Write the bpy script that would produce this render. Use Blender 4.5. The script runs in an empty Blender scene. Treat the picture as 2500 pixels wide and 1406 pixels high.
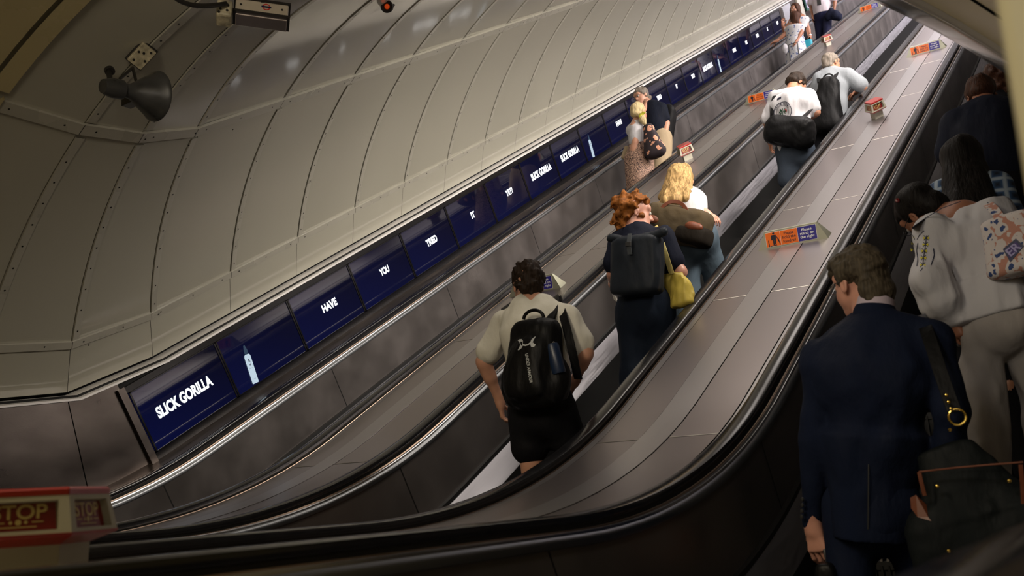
import bpy, math, random
import numpy as np
from mathutils import Vector, Matrix
random.seed(7)
SC = bpy.context.scene
COL = SC.collection
C30 = math.cos(math.radians(30))
CZ = 1.06                       # eye height above the lower landing

# ------------------------------------------------------------------ camera
RM = np.array([[0.82474602, 0.4611377, -0.32733168],
               [0.15593634, 0.37094068, 0.91547085],
               [-0.54357876, 0.80607384, -0.23402372]])   # rows: right, up, forward in (x, slope, normal)
FPX = 2395.05
def to_world(v):
    return Vector((v[0], v[1]*C30 - v[2]*.5, v[1]*.5 + v[2]*C30))
cam_d = bpy.data.cameras.new('camera')
cam = bpy.data.objects.new('camera', cam_d); COL.objects.link(cam)
r_, u_, f_ = (to_world(RM[i]).normalized() for i in range(3))
m = Matrix((r_, u_, -f_)).transposed().to_4x4(); m.translation = Vector((0, 0, CZ))
cam.matrix_world = m
cam_d.sensor_width = 36; cam_d.lens = FPX/2500*36
cam_d.clip_start = .02; cam_d.clip_end = 200
cam_d.dof.use_dof = True; cam_d.dof.focus_distance = 7.5; cam_d.dof.aperture_fstop = 4.2
SC.camera = cam
SC.view_settings.view_transform = 'Standard'; SC.view_settings.look = 'None'
SC.view_settings.gamma = 1; SC.view_settings.use_curve_mapping = False
SC.view_settings.exposure = -0.22

# ------------------------------------------------------------------ world and lights
w = bpy.data.worlds.new('world'); SC.world = w; w.use_nodes = True
w.node_tree.nodes['Background'].inputs[0].default_value = (.35, .38, .45, 1)
w.node_tree.nodes['Background'].inputs[1].default_value = .006

def W(x, s, n):                 # point in slope coordinates -> world
    return Vector((x, s*C30 - n*.5, s*.5 + n*C30 + CZ))
def ray(px, py):
    d = RM.T @ np.array([px - 1250, 703 - py, FPX]); return to_world(d)
def PX(px, py, x):              # the world point on the plane x seen at a pixel
    d = ray(px, py); return Vector((0, 0, CZ)) + d*(x/d.x)
def PY(px, py, y):
    d = ray(px, py); return Vector((0, 0, CZ)) + d*(y/d.y)

LIGHT_E = dict(incline=1.0, hall=1.0)
def area(name, loc, rot_m, sx, sy, power, col):
    L = bpy.data.lights.new(name, 'AREA'); L.shape = 'RECTANGLE'; L.size = sx; L.size_y = sy
    L.energy = power; L.color = col
    o = bpy.data.objects.new(name, L); COL.objects.link(o)
    o.matrix_world = Matrix.Translation(loc) @ rot_m.to_4x4(); L.spread = math.radians(150 if name != 'haunch_fill' else 105); return o
SLOPE_R = Matrix.Rotation(math.radians(30), 3, 'X')
# unseen crown lamps, widened into soft panels to cut the deck glare
LUM = [6.4 + 3.6*i for i in range(8)]
SLD = Vector((0, C30, .5)); NLD = Vector((0, -.5, C30))
def aim(d, along):              # light frame: shines along d, long side along the slope
    z = -Vector(d).normalized(); y = Vector(along); y = (y - z*y.dot(z)).normalized(); return Matrix((y.cross(z), y, z)).transposed()
for i, s in enumerate(LUM):
    cool = min(1, i/5); col = (1, .90 + .02*cool, .80 + .18*cool)
    area('luminaire_lamp', W(-2.5, s, .36), SLOPE_R, .9, 3.0, (38 + 50*cool)*LIGHT_E['incline'], col)
    area('haunch_fill', W(-1.0, s+1, -.31), aim(Vector((-1, 0, 0)) - NLD*.42, SLD), .3, 2.6, (85 + 75*cool)*LIGHT_E['incline'], col)  # fill added on the unseen right haunch to light the left wall
# warm lamps of the lower landing
for (x, y) in ((-4.2, .2), (-2.2, .2), (-4.0, -2.2), (-2.0, -1.6)):
    area('hall_lamp', Vector((x, y, 3.25)), Matrix.Identity(3), .3, 1.2, 16*LIGHT_E['hall'], (1, .80, .42))

area('landing_fill', Vector((-2.2, .9, 3.2)), aim(Vector((-.1, 1, -.55)), Vector((1, 0, 0))), 1.4, .5, 34*LIGHT_E['hall'], (1, .86, .66))  # added fill light for the backs of the near riders
area('landing_fill', Vector((-.95, 1.1, 2.62)), aim(Vector((-.05, 1, -.30)), Vector((1, 0, 0))), .5, .3, 9*LIGHT_E['hall'], (1, .92, .84))  # second added fill, for the dark side by the nearest escalator
L_ = bpy.data.lights.new('jamb_fill', 'SPOT'); L_.energy = 55; L_.color = (1, .90, .66); L_.spot_size = math.radians(48); L_.spot_blend = .6; L_.shadow_soft_size = .08  # spot added out of view to brighten the near jamb
o = bpy.data.objects.new('jamb_fill', L_); COL.objects.link(o); o.location = (-.55, -1.2, 2.1)
o.rotation_euler = (Vector((.05, .8, 1.5)) - o.location).to_track_quat('-Z', 'Y').to_euler()
# ------------------------------------------------------------------ materials
def nt(name):
    M = bpy.data.materials.new(name); M.use_nodes = True
    return M, M.node_tree.nodes, M.node_tree.links, M.node_tree.nodes['Principled BSDF']
def mat(name, col, rough=.5, metal=0, spec=.5, noise=0, nscale=8, bump=0, bscale=60, coat=0, stretch=None, emit=None, es=0, sheen=0, alpha=1, trans=0):
    M, N, L, B = nt(name)
    B.inputs['Base Color'].default_value = (*col, 1); B.inputs['Roughness'].default_value = rough
    B.inputs['Metallic'].default_value = metal; B.inputs['Specular IOR Level'].default_value = spec
    B.inputs['Coat Weight'].default_value = coat; B.inputs['Coat Roughness'].default_value = .08
    pass
    if trans: B.inputs['Transmission Weight'].default_value = trans
    if emit: B.inputs['Emission Color'].default_value = (*emit, 1); B.inputs['Emission Strength'].default_value = es
    if noise or bump:
        tc = N.new('ShaderNodeTexCoord'); mp = N.new('ShaderNodeMapping'); L.new(tc.outputs['Object'], mp.inputs[0])
        if stretch:
            mp.inputs['Rotation'].default_value = stretch[0]
            m2 = N.new('ShaderNodeMapping'); m2.inputs['Scale'].default_value = stretch[1]; L.new(mp.outputs[0], m2.inputs[0]); mp = m2
    if noise:
        nz = N.new('ShaderNodeTexNoise'); nz.inputs['Scale'].default_value = nscale; nz.inputs['Detail'].default_value = 5
        L.new(mp.outputs[0], nz.inputs[0])
        cr = N.new('ShaderNodeMapRange'); cr.inputs[1].default_value = .3; cr.inputs[2].default_value = .7
        cr.inputs[3].default_value = 1-noise; cr.inputs[4].default_value = 1+noise*.6
        L.new(nz.outputs[0], cr.inputs[0])
        mx = N.new('ShaderNodeVectorMath'); mx.operation = 'SCALE'; mx.inputs[0].default_value = col
        L.new(cr.outputs[0], mx.inputs['Scale']); L.new(mx.outputs[0], B.inputs['Base Color'])
        r2 = N.new('ShaderNodeMapRange'); r2.inputs[1].default_value = .3; r2.inputs[2].default_value = .7
        r2.inputs[3].default_value = rough*.75; r2.inputs[4].default_value = min(1, rough*1.25)
        L.new(nz.outputs[0], r2.inputs[0]); L.new(r2.outputs[0], B.inputs['Roughness'])
    if bump:
        n2 = N.new('ShaderNodeTexNoise'); n2.inputs['Scale'].default_value = bscale; n2.inputs['Detail'].default_value = 4
        L.new(mp.outputs[0], n2.inputs[0])
        bp = N.new('ShaderNodeBump'); bp.inputs['Strength'].default_value = bump; bp.inputs['Distance'].default_value = .01
        L.new(n2.outputs[0], bp.inputs['Height']); L.new(bp.outputs[0], B.inputs['Normal'])
    return M
BR = ((0, 0, 0), (6, 1, 1))
SL = ((math.radians(-30), 0, 0), (14, .8, 14))      # brushing that runs along the slope
m_enamel = mat('cream_enamel', (.44, .425, .35), .38, 0, .4, .03, .8, .012, 2.0, coat=1)
m_enamel2 = mat('cream_strip', (.44, .425, .36), .3, 0, .5, .05, 3, coat=.2)
m_hall = mat('hall_enamel', (.50, .43, .24), .32, 0, .5, .05, 2)
m_gap = mat('dark_gap', (.006, .006, .006), .8)
m_screw = mat('screw', (.02, .018, .015), .5, .6)
m_deck = mat('deck_steel', (.325, .29, .29), .34, 1, .5)
m_strip = mat('deck_centre_steel', (.42, .40, .405), .34, 1, .5)
m_panel = mat('balustrade_bronze', (.17, .153, .146), .38, .65, .5, .16, 3, .05, 30, stretch=BR)
m_skirt = mat('skirt_aluminium', (.23, .225, .24), .42, 1, .5, .10, 5, stretch=SL)
m_rubber = mat('handrail_rubber', (.012, .012, .014), .16, 0, .55, .2, 20, .02, 200)
m_black = mat('black_trim', (.008, .008, .008), .45)
m_tan = mat('bronze_bead', (.34, .25, .19), .3, 1)
m_chrome = mat('polished_trim', (.50, .50, .52), .24, 1)
m_lip = mat('steel_lip', (.22, .23, .24), .34, 1)
m_steel = mat('wall_steel', (.19, .165, .15), .33, 1, .5, .35, 1.6, .03, 60, stretch=((0, 0, 0), (1, 1, 2)))
m_ledge = mat('ledge_steel', (.86, .84, .82), .45, .35, .5, .1, 2)
m_ledge2 = mat('lower_ledge_steel', (.30, .26, .24), .36, 1, .5, .15, 3, stretch=SL)
m_step = mat('step_metal', (.006, .006, .006), .6, 0)
m_steptip = mat('step_cleat_tip', (.22, .20, .19), .45, .4)
m_signsteel_ = mat('joint_lip', (.50, .47, .42), .4, 1)
m_white = mat('white_print', (.75, .75, .72), .4)
m_floor = mat('floor_grey', (.10, .09, .08), .5, 0, .5, .2, 4)

# ------------------------------------------------------------------ mesh helpers
class MB:
    def __init__(s): s.v = []; s.f = []; s.m = []
    def add(s, vs, fs, mi=0):
        o = len(s.v); s.v += [tuple(p) for p in vs]; s.f += [tuple(i+o for i in f) for f in fs]; s.m += [mi]*len(fs)
    def quad(s, a, b, c, d, mi=0): s.add([a, b, c, d], [(0, 1, 2, 3)], mi)
    def grid(s, rows, mi=0, closed=False):
        n = len(rows[0]); vs = [p for r in rows for p in r]; fs = []
        for i in range(len(rows)-1):
            for j in range(n if closed else n-1):
                k = (j+1) % n
                fs.append((i*n+j, i*n+k, (i+1)*n+k, (i+1)*n+j))
        s.add(vs, fs, mi)
    def box(s, c, sx, sy, sz, R=None, mi=0, taper=1):
        R = R or Matrix.Identity(3); c = Vector(c); vs = []
        for z in (-1, 1):
            t = taper if z > 0 else 1
            for x, y in ((-1, -1), (1, -1), (1, 1), (-1, 1)):
                vs.append(c + R @ Vector((x*sx/2*t, y*sy/2*t, z*sz/2)))
        s.add(vs, [(3, 2, 1, 0), (4, 5, 6, 7), (0, 1, 5, 4), (1, 2, 6, 5), (2, 3, 7, 6), (3, 0, 4, 7)], mi)
    def tube(s, pts, rad, seg=12, mi=0, cap=True):
        pts = [Vector(p) for p in pts]; n = len(pts)
        rad = rad if hasattr(rad, '__len__') else [rad]*n
        t0 = (pts[1]-pts[0]).normalized(); a = t0.orthogonal().normalized(); rows = []
        for i, p in enumerate(pts):
            t = (pts[min(i+1, n-1)] - pts[max(i-1, 0)]).normalized()
            a = (a - t*a.dot(t)).normalized(); b = t.cross(a)
            rows.append([p + (a*math.cos(q) + b*math.sin(q))*rad[i] for q in [2*math.pi*k/seg for k in range(seg)]])
        s.grid(rows, mi, True)
        if cap:
            s.add(rows[0], [tuple(range(seg))[::-1]], mi); s.add(rows[-1], [tuple(range(seg))], mi)
    def lathe(s, c, axis, prof, seg=32, mi=0):      # prof: (distance along axis, radius)
        c = Vector(c); t = Vector(axis).normalized(); a = t.orthogonal().normalized(); b = t.cross(a)
        s.grid([[c + t*h + (a*math.cos(q)+b*math.sin(q))*r for q in [2*math.pi*k/seg for k in range(seg)]] for h, r in prof], mi, True)
    def build(s, name, mats, parent=None, smooth=True, loc=None, bevel=0, angle=40):
        me = bpy.data.meshes.new(name)
        vs = s.v
        if loc is not None: vs = [tuple(Vector(p)-Vector(loc)) for p in vs]
        me.from_pydata(vs, [], s.f)
        for q in (mats if isinstance(mats, (list, tuple)) else [mats]): me.materials.append(q)
        me.polygons.foreach_set('material_index', s.m)
        me.update()
        o = bpy.data.objects.new(name, me); COL.objects.link(o)
        if loc is not None: o.location = loc
        if bevel:
            md = o.modifiers.new('bevel', 'BEVEL'); md.width = bevel; md.segments = 2; md.limit_method = 'ANGLE'; md.angle_limit = math.radians(35)
        if smooth: smooth_by(me, angle)
        if parent is not None: setpar(o, parent)
        return o
def smooth_by(me, angle=40):
    me.polygons.foreach_set('use_smooth', [True]*len(me.polygons))
    try: me.set_sharp_from_angle(angle=math.radians(angle))
    except Exception: pass
def setpar(o, p):
    o.parent = p; o.matrix_parent_inverse = p.matrix_basis.inverted()
def tag(o, label=None, cat=None, group=None, kind=None):
    if label: o['label'] = label
    if cat: o['category'] = cat
    if group: o['group'] = group
    if kind: o['kind'] = kind
    return o
def empty(name, loc, label=None, cat=None, group=None):
    o = bpy.data.objects.new(name, None); o.empty_display_size = .1; COL.objects.link(o); o.location = loc
    return tag(o, label, cat, group)
def text(body, name, size, R, loc, M, parent=None, extrude=.0015, offset=0, align='CENTER', space=1, sx=1):
    cu = bpy.data.curves.new(name, 'FONT'); cu.body = body; cu.size = size; cu.extrude = extrude; cu.offset = offset
    cu.align_x = align; cu.align_y = 'CENTER'; cu.space_character = space; cu.space_line = .95
    t = bpy.data.objects.new(name, cu); COL.objects.link(t)
    bpy.context.view_layer.update()
    me = bpy.data.meshes.new_from_object(t.evaluated_get(bpy.context.evaluated_depsgraph_get()))
    COL.objects.unlink(t); bpy.data.objects.remove(t)
    me.transform(Matrix.Diagonal((sx, 1, 1, 1))); me.materials.clear(); me.materials.append(M)
    o = bpy.data.objects.new(name, me); COL.objects.link(o)
    o.matrix_world = Matrix.Translation(loc) @ R.to_4x4()
    if parent is not None: setpar(o, parent)
    return o
def frame(xd, yd):              # rotation whose local x and y run along the given directions
    x = Vector(xd).normalized(); y = Vector(yd); y = (y - x*y.dot(x)).normalized()
    return Matrix((x, y, x.cross(y))).transposed()

# ------------------------------------------------------------------ escalator path
HR_Z = CZ - .085; HR_N = -1.88; RAD = 3.8
S_TOP = 33.0
YI = (-HR_N/C30 - .085)/math.tan(math.radians(30)) ; YI = (2.1708-.085)/.57735
T_ = RAD*math.tan(math.radians(15))
def path(w_, y_start=-1.3, s_end=S_TOP, ds=None):
    """points (y, z) of the line parallel to the handrail top at height offset w_"""
    pts = []
    def flat(y): return (y, HR_Z + w_)
    ys = [y_start, YI-T_]
    if ds: ys = list(np.arange(y_start, YI-T_, ds)) + [YI-T_]
    pts += [flat(y) for y in ys]
    cy, cz = YI-T_, HR_Z + RAD
    for k in range(1, 17):
        a = math.radians(30*k/16); r = RAD - w_
        pts.append((cy + r*math.sin(a), cz - r*math.cos(a)))
    s0 = pts[-1]
    se = s_end
    L = se - (s0[0]*C30 + (s0[1]-CZ)*.5)
    k = max(1, int(L/3)) if not ds else max(1, int(L/ds))
    for i in range(1, k+1):
        d = L*i/k; pts.append((s0[0] + d*C30, s0[1] + d*.5))
    return pts
def sweep(mb, prof, mi=0, closed=False, **kw):
    """prof: list of (x, w)"""
    ps = [path(w_, **kw) for (_, w_) in prof]
    rows = [[Vector((prof[j][0], ps[j][i][0], ps[j][i][1])) for j in range(len(prof))] for i in range(len(ps[0]))]
    mb.grid(rows, mi, closed)
    if closed:
        mb.add(rows[0], [tuple(range(len(prof)))], mi); mb.add(rows[-1], [tuple(range(len(prof)))[::-1]], mi)
def pt_at(w_, s):               # point of the path at slope position s (any s)
    n = HR_N + w_
    y = s*C30 - n*.5
    ye = YI-T_ + (RAD-w_)*.5
    if y >= ye: return y, s*.5 + n*C30 + CZ, 30.0
    y0 = YI-T_
    # measured back along the arc from its end
    s_e = ye*C30 + ((HR_Z+RAD-(RAD-w_)*C30)-CZ)*.5
    back = s_e - s; a = 30 - math.degrees(back/(RAD-w_))
    if a >= 0:
        return y0 + (RAD-w_)*math.sin(math.radians(a)), HR_Z+RAD-(RAD-w_)*math.cos(math.radians(a)), a
    d = back - (RAD-w_)*math.radians(30)
    return y0-d, HR_Z+w_, 0.0

ESC = [(-5.69, -4.45), (-3.65, -2.41), (-1.61, -.19)]
LAB = ['escalator nearest the advertising screens, carrying people down',
       'middle escalator, carrying people with backpacks and duffel bags up',
       'escalator nearest the camera, carrying the man in the navy suit up']
HRP = [(-.040, -.018), (-.036, -.006), (-.024, -.001), (0, 0), (.024, -.001), (.036, -.006), (.040, -.018), (.036, -.033), (.026, -.037), (-.026, -.037), (-.036, -.033)]
def seam_line(mb, x, w0, w1, s, g, mi):     # upright groove in the balustrade panel
    y0, z0, a0 = pt_at(w0, s); y1, z1, _ = pt_at(w1, s)
    t = Vector((0, math.cos(math.radians(a0)), math.sin(math.radians(a0))))*.004
    A = Vector((x, y0, z0)); B = Vector((x, y1, z1))
    mb.quad(A-t, A+t, B+t, B-t, mi)
step_mesh = None
def make_step_mesh():
    mb = MB()
    mb.box((0, .2, -.02), .82, .40, .036, mi=0)
    for i in range(27):
        x = -.39 + .03*i
        mb.box((x, .2, .003), .012, .395, .012, mi=0)
        mb.box((x, .002, .004), .012, .006, .013, mi=1)
        mb.box((x, .009, -.12), .010, .016, .20, Matrix.Rotation(math.radians(4), 3, 'X'), mi=0)
    # curved riser
    rows = []
    for k in range(7):
        a = k/6; rows.append([Vector((-.41, .012+.05*a*a, -.03-.2*a)), Vector((.41, .012+.05*a*a, -.03-.2*a))])
    mb.grid(rows, 0)
    return mb
STEPS = []
def tread_z(y): 
    """height of the nosing line over y"""
    n = HR_N - .775
    zs = y*.57735 + n/C30 + CZ
    return max(0.0, zs)
Y_NOSE0 = 3.42
for ei, (xl, xr) in enumerate(ESC):
    E = empty('escalator', ((xl+xr)/2, 3.2, 0), LAB[ei], 'escalator', None)
    for xh, g, side in ((xl, 1, 'left'), (xr, -1, 'right')):
        mb = MB(); sweep(mb, [(xh+u, w_) for u, w_ in HRP], 0, True)
        mb.build('handrail', m_rubber, E)
        mb = MB()
        P = lambda L: [(xh+g*u, w_) for u, w_ in L]
        sweep(mb, P([(-.034, -.03), (-.034, -.056), (.034, -.056), (.034, -.03)]), 0)          # guide
        sweep(mb, P([(.034, -.056), (.046, -.052)]), 0)
        sweep(mb, P([(-.034, -.05), (-.052, -.046)]), 0)
        sweep(mb, P([(.046, -.050), (.049, -.044), (.055, -.044), (.058, -.050)]), 1)          # bronze bead
        sweep(mb, P([(-.040, -.046), (-.044, -.040), (-.052, -.040), (-.055, -.046)]), 1)
        sweep(mb, P([(.058, -.050), (.066, -.058), (.070, -.058)]), 0)
        sweep(mb, P([(.073, -.060), (.0735, -.050), (.076, -.046), (.080, -.046), (.083, -.050), (.084, -.058)]), 2)   # polished trim
        sweep(mb, P([(.084, -.056), (.094, -.062), (.099, -.072), (.099, -.088), (.094, -.090)]), 3)
        mb.build('handrail_guide', [m_black, m_tan, m_chrome, m_lip], E)
        mb = MB(); xp = xh + g*.092
        sweep(mb, [(xp, -.085), (xp, -.432)], 0)
        for k in range(-4, 17):
            seam_line(mb, xp + g*.0012, -.088, -.43, 3.66+1.8*k, g, 1)
            y0, z0, a0 = pt_at(-.088, 3.66+1.8*k); 
        mb.build('balustrade_panel', [m_panel, m_black], E, angle=20)
        mb = MB()
        sweep(mb, P([(.092, -.428), (.112, -.432), (.114, -.452), (.104, -.456)]), 0)
        mb.build('skirt_brush', m_black, E)
        mb = MB(); sweep(mb, P([(.104, -.452), (.112, -.458), (.200, -.556), (.206, -.566)]), 0)
        mb.build('inner_ledge', m_skirt, E)
        mb = MB(); sweep(mb, P([(.206, -.566), (.208, -.95)]), 0)
        mb.build('skirt_panel', m_black, E)
        mb = MB(); a_ = path(-.02)[0]
    # steps
    xc = (xl+xr)/2
    k = 0; y = Y_NOSE0
    sm = None
    while True:
        z = tread_z(y)
        if y > 28: break
        if sm is None:
            o = make_step_mesh().build('step', [m_step, m_steptip], None, smooth=False) if not STEPS else STEPS[0].copy()
            if STEPS: COL.objects.link(o)
            STEPS.append(o) if not STEPS else None
            sm = o
        else:
            o = STEPS[0].copy(); COL.objects.link(o)
        o.parent = None
        o.location = (xc, y, z); o.matrix_parent_inverse = Matrix.Identity(4)
        bpy_loc = Vector((xc, y, z)) - E.location
        o.parent = E; o.location = bpy_loc
        y += .4
    # comb plate at the foot
    mb = MB(); mb.box((xc, 2.62, .005), .82, 1.6, .012); 
    for i in range(27): mb.box((xc-.39+.03*i+.0, 3.44, .012), .010, .06, .010)
    mb.build('comb_plate', m_steptip, E, smooth=False)

# ------------------------------------------------------------------ decks between and beside the escalators
def deck(x0, x1, label, strip=(None, None), right_edge=True):
    D = empty('balustrade_deck', ((x0+x1)/2, 3.0, HR_Z-.1), label, 'escalator deck')
    dn = -.040
    mb = MB(); sweep(mb, [(x0, dn-.012), (x1, dn-.012)], 0); mb.build('deck_underlay', m_gap, D)
    s0, s1 = strip
    spans = [(x0+.046, s0-.0045), (s1+.0045, x1-.034)]
    for a, b in spans:
        mb = MB()
        # plates 1.83 m long with a narrow open joint
        cuts = [3.66+1.83*k for k in range(-2, 17)]
        for i in range(len(cuts)-1):
            sa, sb = cuts[i]+.003, cuts[i+1]-.003
            n_ = 10 if cuts[i] < 5 else 1
            row = []
            for q in range(n_+1):
                s = sa + (sb-sa)*q/n_; y, z, _ = pt_at(dn, s); row.append([Vector((a, y, z)), Vector((b, y, z))])
            mb.grid(row, 0)
            # turned-up lip at the joint that catches the light
            y, z, an = pt_at(dn, sa); t = Vector((0, math.cos(math.radians(an)), math.sin(math.radians(an)))); nn = Vector((0, -t.z, t.y))
            A = Vector((a, y, z)); Bq = Vector((b, y, z))
            mb.quad(A, Bq, Bq+nn*.0014+t*.003, A+nn*.0014+t*.003, 1); mb.quad(A+nn*.0014+t*.003, Bq+nn*.0014+t*.003, Bq+t*.006, A+t*.006, 1)
        mb.build('deck_plate_run', [m_deck, m_signsteel_], D, angle=20)
    mb = MB(); sweep(mb, [(s0, dn-.008), (s0, dn+.003), (s1, dn+.003), (s1, dn-.008)], 0); mb.build('deck_centre_strip', m_strip, D, angle=20)
    mb = MB(); sweep(mb, [(x0, dn-.002), (x0+.040, dn-.002)], 0); sweep(mb, [(x1-.028, dn-.002), (x1, dn-.002)], 0)
    mb.build('deck_edge_strip', m_strip, D, angle=20)
    return D
deck(-4.395, -3.705, 'steel deck between the two left escalators with small orange signs and stop boxes', (-4.175, -4.03))
deck(-2.355, -1.665, 'wide steel deck in the middle carrying the largest orange notice', (-2.09, -1.94))
# deck beside the nearest escalator, up to the right wall
D3 = empty('balustrade_deck', (0, 2, HR_Z-.1), 'blurred steel deck at the bottom right corner, right of the nearest handrail', 'escalator deck')
mb = MB(); sweep(mb, [(-.135, -.045), (.34, -.045)], 0); mb.build('deck_plate_run', m_deck, D3)
D0 = empty('balustrade_deck', (-5.87, 4, HR_Z-.1), 'narrow steel ledge between the advertising screens and the left handrail', 'escalator deck')
mb = MB(); sweep(mb, [(-5.745, -.050), (-5.95, -.045), (-6.0, -.02)], 0); mb.build('ledge_plate', m_ledge2, D0)

# ------------------------------------------------------------------ tunnel lining
RC, XC, NC = 3.54, -3.03, -2.95
def ringpt(k):
    if k <= 0: 
        if k == 0: return (3.08, 1.01), (2.969, 2.075)
        y = 2.969 + .82*k; return (y, 1.01), (y, 2.075)
    if k == 1: return (3.671, 1.089), (3.345, 2.129)
    s = 4.37 + .82*(k-2)
    P = lambda n: (s*C30 - n*.5, s*.5 + n*C30)
    return P(-.965), P(.10)
def V(k, th, dr=0, ds=0):
    """vault point on ring boundary k at angle th (deg), dr inward"""
    r = RC - dr; x = XC + r*math.cos(math.radians(th)); n = NC + r*math.sin(math.radians(th))
    p1, p2 = ringpt(k); q = (n+.965)/1.065
    y = p1[0] + (p2[0]-p1[0])*q; z = p1[1] + (p2[1]-p1[1])*q
    if ds:
        a1, a2 = ringpt(k+1); y2 = a1[0]+(a2[0]-a1[0])*q; z2 = a1[1]+(a2[1]-a1[1])*q
        L = math.hypot(y2-y, z2-z); y += (y2-y)/L*ds; z += (z2-z)/L*ds
    return Vector((x, y, z + CZ))
TH1, TH2 = 145.9, 120.5
KMAX = 36
def arc(a, b, n): return [a + (b-a)*i/n for i in range(n+1)]
mb = MB()
for k in range(-1, KMAX):
    for (a, b, n_, off) in ((TH1, TH2, 10, 0), (TH2, 90, 12, 0)):
        ths = arc(a, b, n_)
        rows = [[V(k, t, .0, .004) for t in ths], [V(k+1, t, .006) for t in ths]]
        mb.grid([[p for p in r] for r in rows], 0)
mb.build('wall_left', m_enamel, None, angle=50).name = 'wall_left'
tag(bpy.data.objects['wall_left'], kind='structure')
# dark shell behind the lining: fills the joints
mb = MB()
for k in range(-2, KMAX):
    ths = arc(160, 20, 40); mb.grid([[V(k, t, -.03) for t in ths], [V(k+1, t, -.03) for t in ths]], 0)
tag(mb.build('ceiling', m_gap), kind='structure')
# rib strips with screws
mb = MB()
for k in range(0, KMAX):
    for (a, b, n_) in ((TH1-.2, TH2+.6, 12), (TH2-1.4, 88, 14)):
        ths = arc(a, b, n_)
        mb.grid([[V(k, t, .004, .008) for t in ths], [V(k, t, .013, .010) for t in ths], [V(k, t, .013, .060) for t in ths], [V(k, t, .004, .062) for t in ths]], 0)
        if k < 22:
            t = a-1.2
            while t > b+.8:
                p = V(k, t, .0145, .036); q = V(k, t-.3, .0145, .036); e = (q-p).normalized(); nrm = (V(k, t, .1, .036)-p).normalized(); h = e.cross(nrm)
                r = .0065
                mb.add([p + e*r*math.cos(j*math.pi/3) + h*r*math.sin(j*math.pi/3) for j in range(6)], [tuple(range(6))], 1)
                t -= 2.55
tag(mb.build('trim_1', [m_enamel2, m_screw], None, angle=30), kind='structure')
# long horizontal cover strips along the lining
mb = MB()
for k in range(-1, KMAX):
    for (ta, tb) in ((TH1+.5, TH1-.35), (TH2+.1, TH2-1.15)):
        A = [V(k, ta, .004), V(k, ta, .022), V(k, tb, .022), V(k, tb, .004)]
        B = [V(k+1, ta, .004), V(k+1, ta, .022), V(k+1, tb, .022), V(k+1, tb, .004)]
        mb.grid([A, B], 0)
        tm = (ta+tb)/2
        mb.quad(V(k, ta, .0225, .001), V(k, tb, .0225, .001), V(k, tb, .0225, .005), V(k, ta, .0225, .005), 1)
        for d in (.09, .41, .72):
            p = V(k, tm, .0235, d); e = (V(k, tm, .0235, d+.05)-p).normalized(); nrm = (V(k, tm, .1, d)-p).normalized(); h = e.cross(nrm); r = .0065
            mb.add([p + e*r*math.cos(j*math.pi/3) + h*r*math.sin(j*math.pi/3) for j in range(6)], [tuple(range(6))], 1)
tag(mb.build('trim_2', [m_enamel2, m_screw], None, angle=30), kind='structure')
# kick panels under the lower strip, stainless shelf and dark joints
def F(k, x, n, ds=0):
    p1, p2 = ringpt(k); q = (n+.965)/1.065
    y = p1[0]+(p2[0]-p1[0])*q; z = p1[1]+(p2[1]-p1[1])*q
    if ds:
        a1, a2 = ringpt(k+1); y2 = a1[0]+(a2[0]-a1[0])*q; z2 = a1[1]+(a2[1]-a1[1])*q
        L = math.hypot(y2-y, z2-z); y += (y2-y)/L*ds; z += (z2-z)/L*ds
    return Vector((x, y, z+CZ))
mb = MB()
for k in range(-1, KMAX):
    mb.quad(F(k, -5.96, -.975, .004), F(k+1, -5.96, -.975, -.003 if False else 0), F(k+1, -6.125, -1.272), F(k, -6.125, -1.272, .004), 0)
    mb.quad(F(k, -6.125, -1.272, .004), F(k+1, -6.125, -1.272), F(k+1, -6.16, -1.272), F(k, -6.16, -1.272, .004), 0)
tag(mb.build('wall_left_kick_panels', m_enamel, None, smooth=False), kind='structure')
bpy.data.objects['wall_left_kick_panels'].name = 'trim_3'
mb = MB()
for k in range(-1, KMAX):
    mb.grid([[F(k, -6.16, -1.290), F(k, -6.005, -1.318), F(k, -5.992, -1.325), F(k, -5.992, -1.338)],
             [F(k+1, -6.16, -1.290), F(k+1, -6.005, -1.318), F(k+1, -5.992, -1.325), F(k+1, -5.992, -1.338)]], 0)
tag(mb.build('trim_4', m_ledge, None, angle=25), kind='structure')
# steel wall panels left of the screens
mb = MB()
S_SCR = 3.975
top = [F(-1, -6.0, -1.34), F(0, -6.0, -1.34), F(1, -6.0, -1.34), F(2, -6.0, -1.34)]
def wallpoly(ya, yb, n_=6):
    rows = []
    for i in range(n_+1):
        y = ya + (yb-ya)*i/n_
        # top line by interpolation
        tl = [(F(k, -6.0, -1.34).y, F(k, -6.0, -1.34).z) for k in range(-3, 8)]
        zt = np.interp(y, [a for a, b in tl], [b for a, b in tl])
        bl = path(-.02); zb = np.interp(y, [a for a, b in bl], [b for a, b in bl])
        rows.append((Vector((-6.0, y, zt)), Vector((-6.0, y, zb))))
    return rows
def slant(ya, yb, ya2, yb2):
    tl = [(F(k, -6.0, -1.34).y, F(k, -6.0, -1.34).z) for k in range(-3, 8)]; bl = path(-.02)
    f1 = lambda y: np.interp(y, [a for a, b in tl], [b for a, b in tl]); f2 = lambda y: np.interp(y, [a for a, b in bl], [b for a, b in bl])
    rows = []
    for i in range(9):
        t = i/8; y1 = ya+(yb-ya)*t; y2 = ya2+(yb2-ya2)*t
        rows.append([Vector((-6.0, y1, f1(y1))), Vector((-6.0, y2, f2(y2)))])
    return rows
mb.grid(slant(1.4, 3.02, 1.4, 3.02), 0); mb.grid(slant(3.03, 3.695, 3.03, 3.865), 0); mb.grid(slant(3.703, 4.055, 3.873, 4.345), 0)
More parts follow.
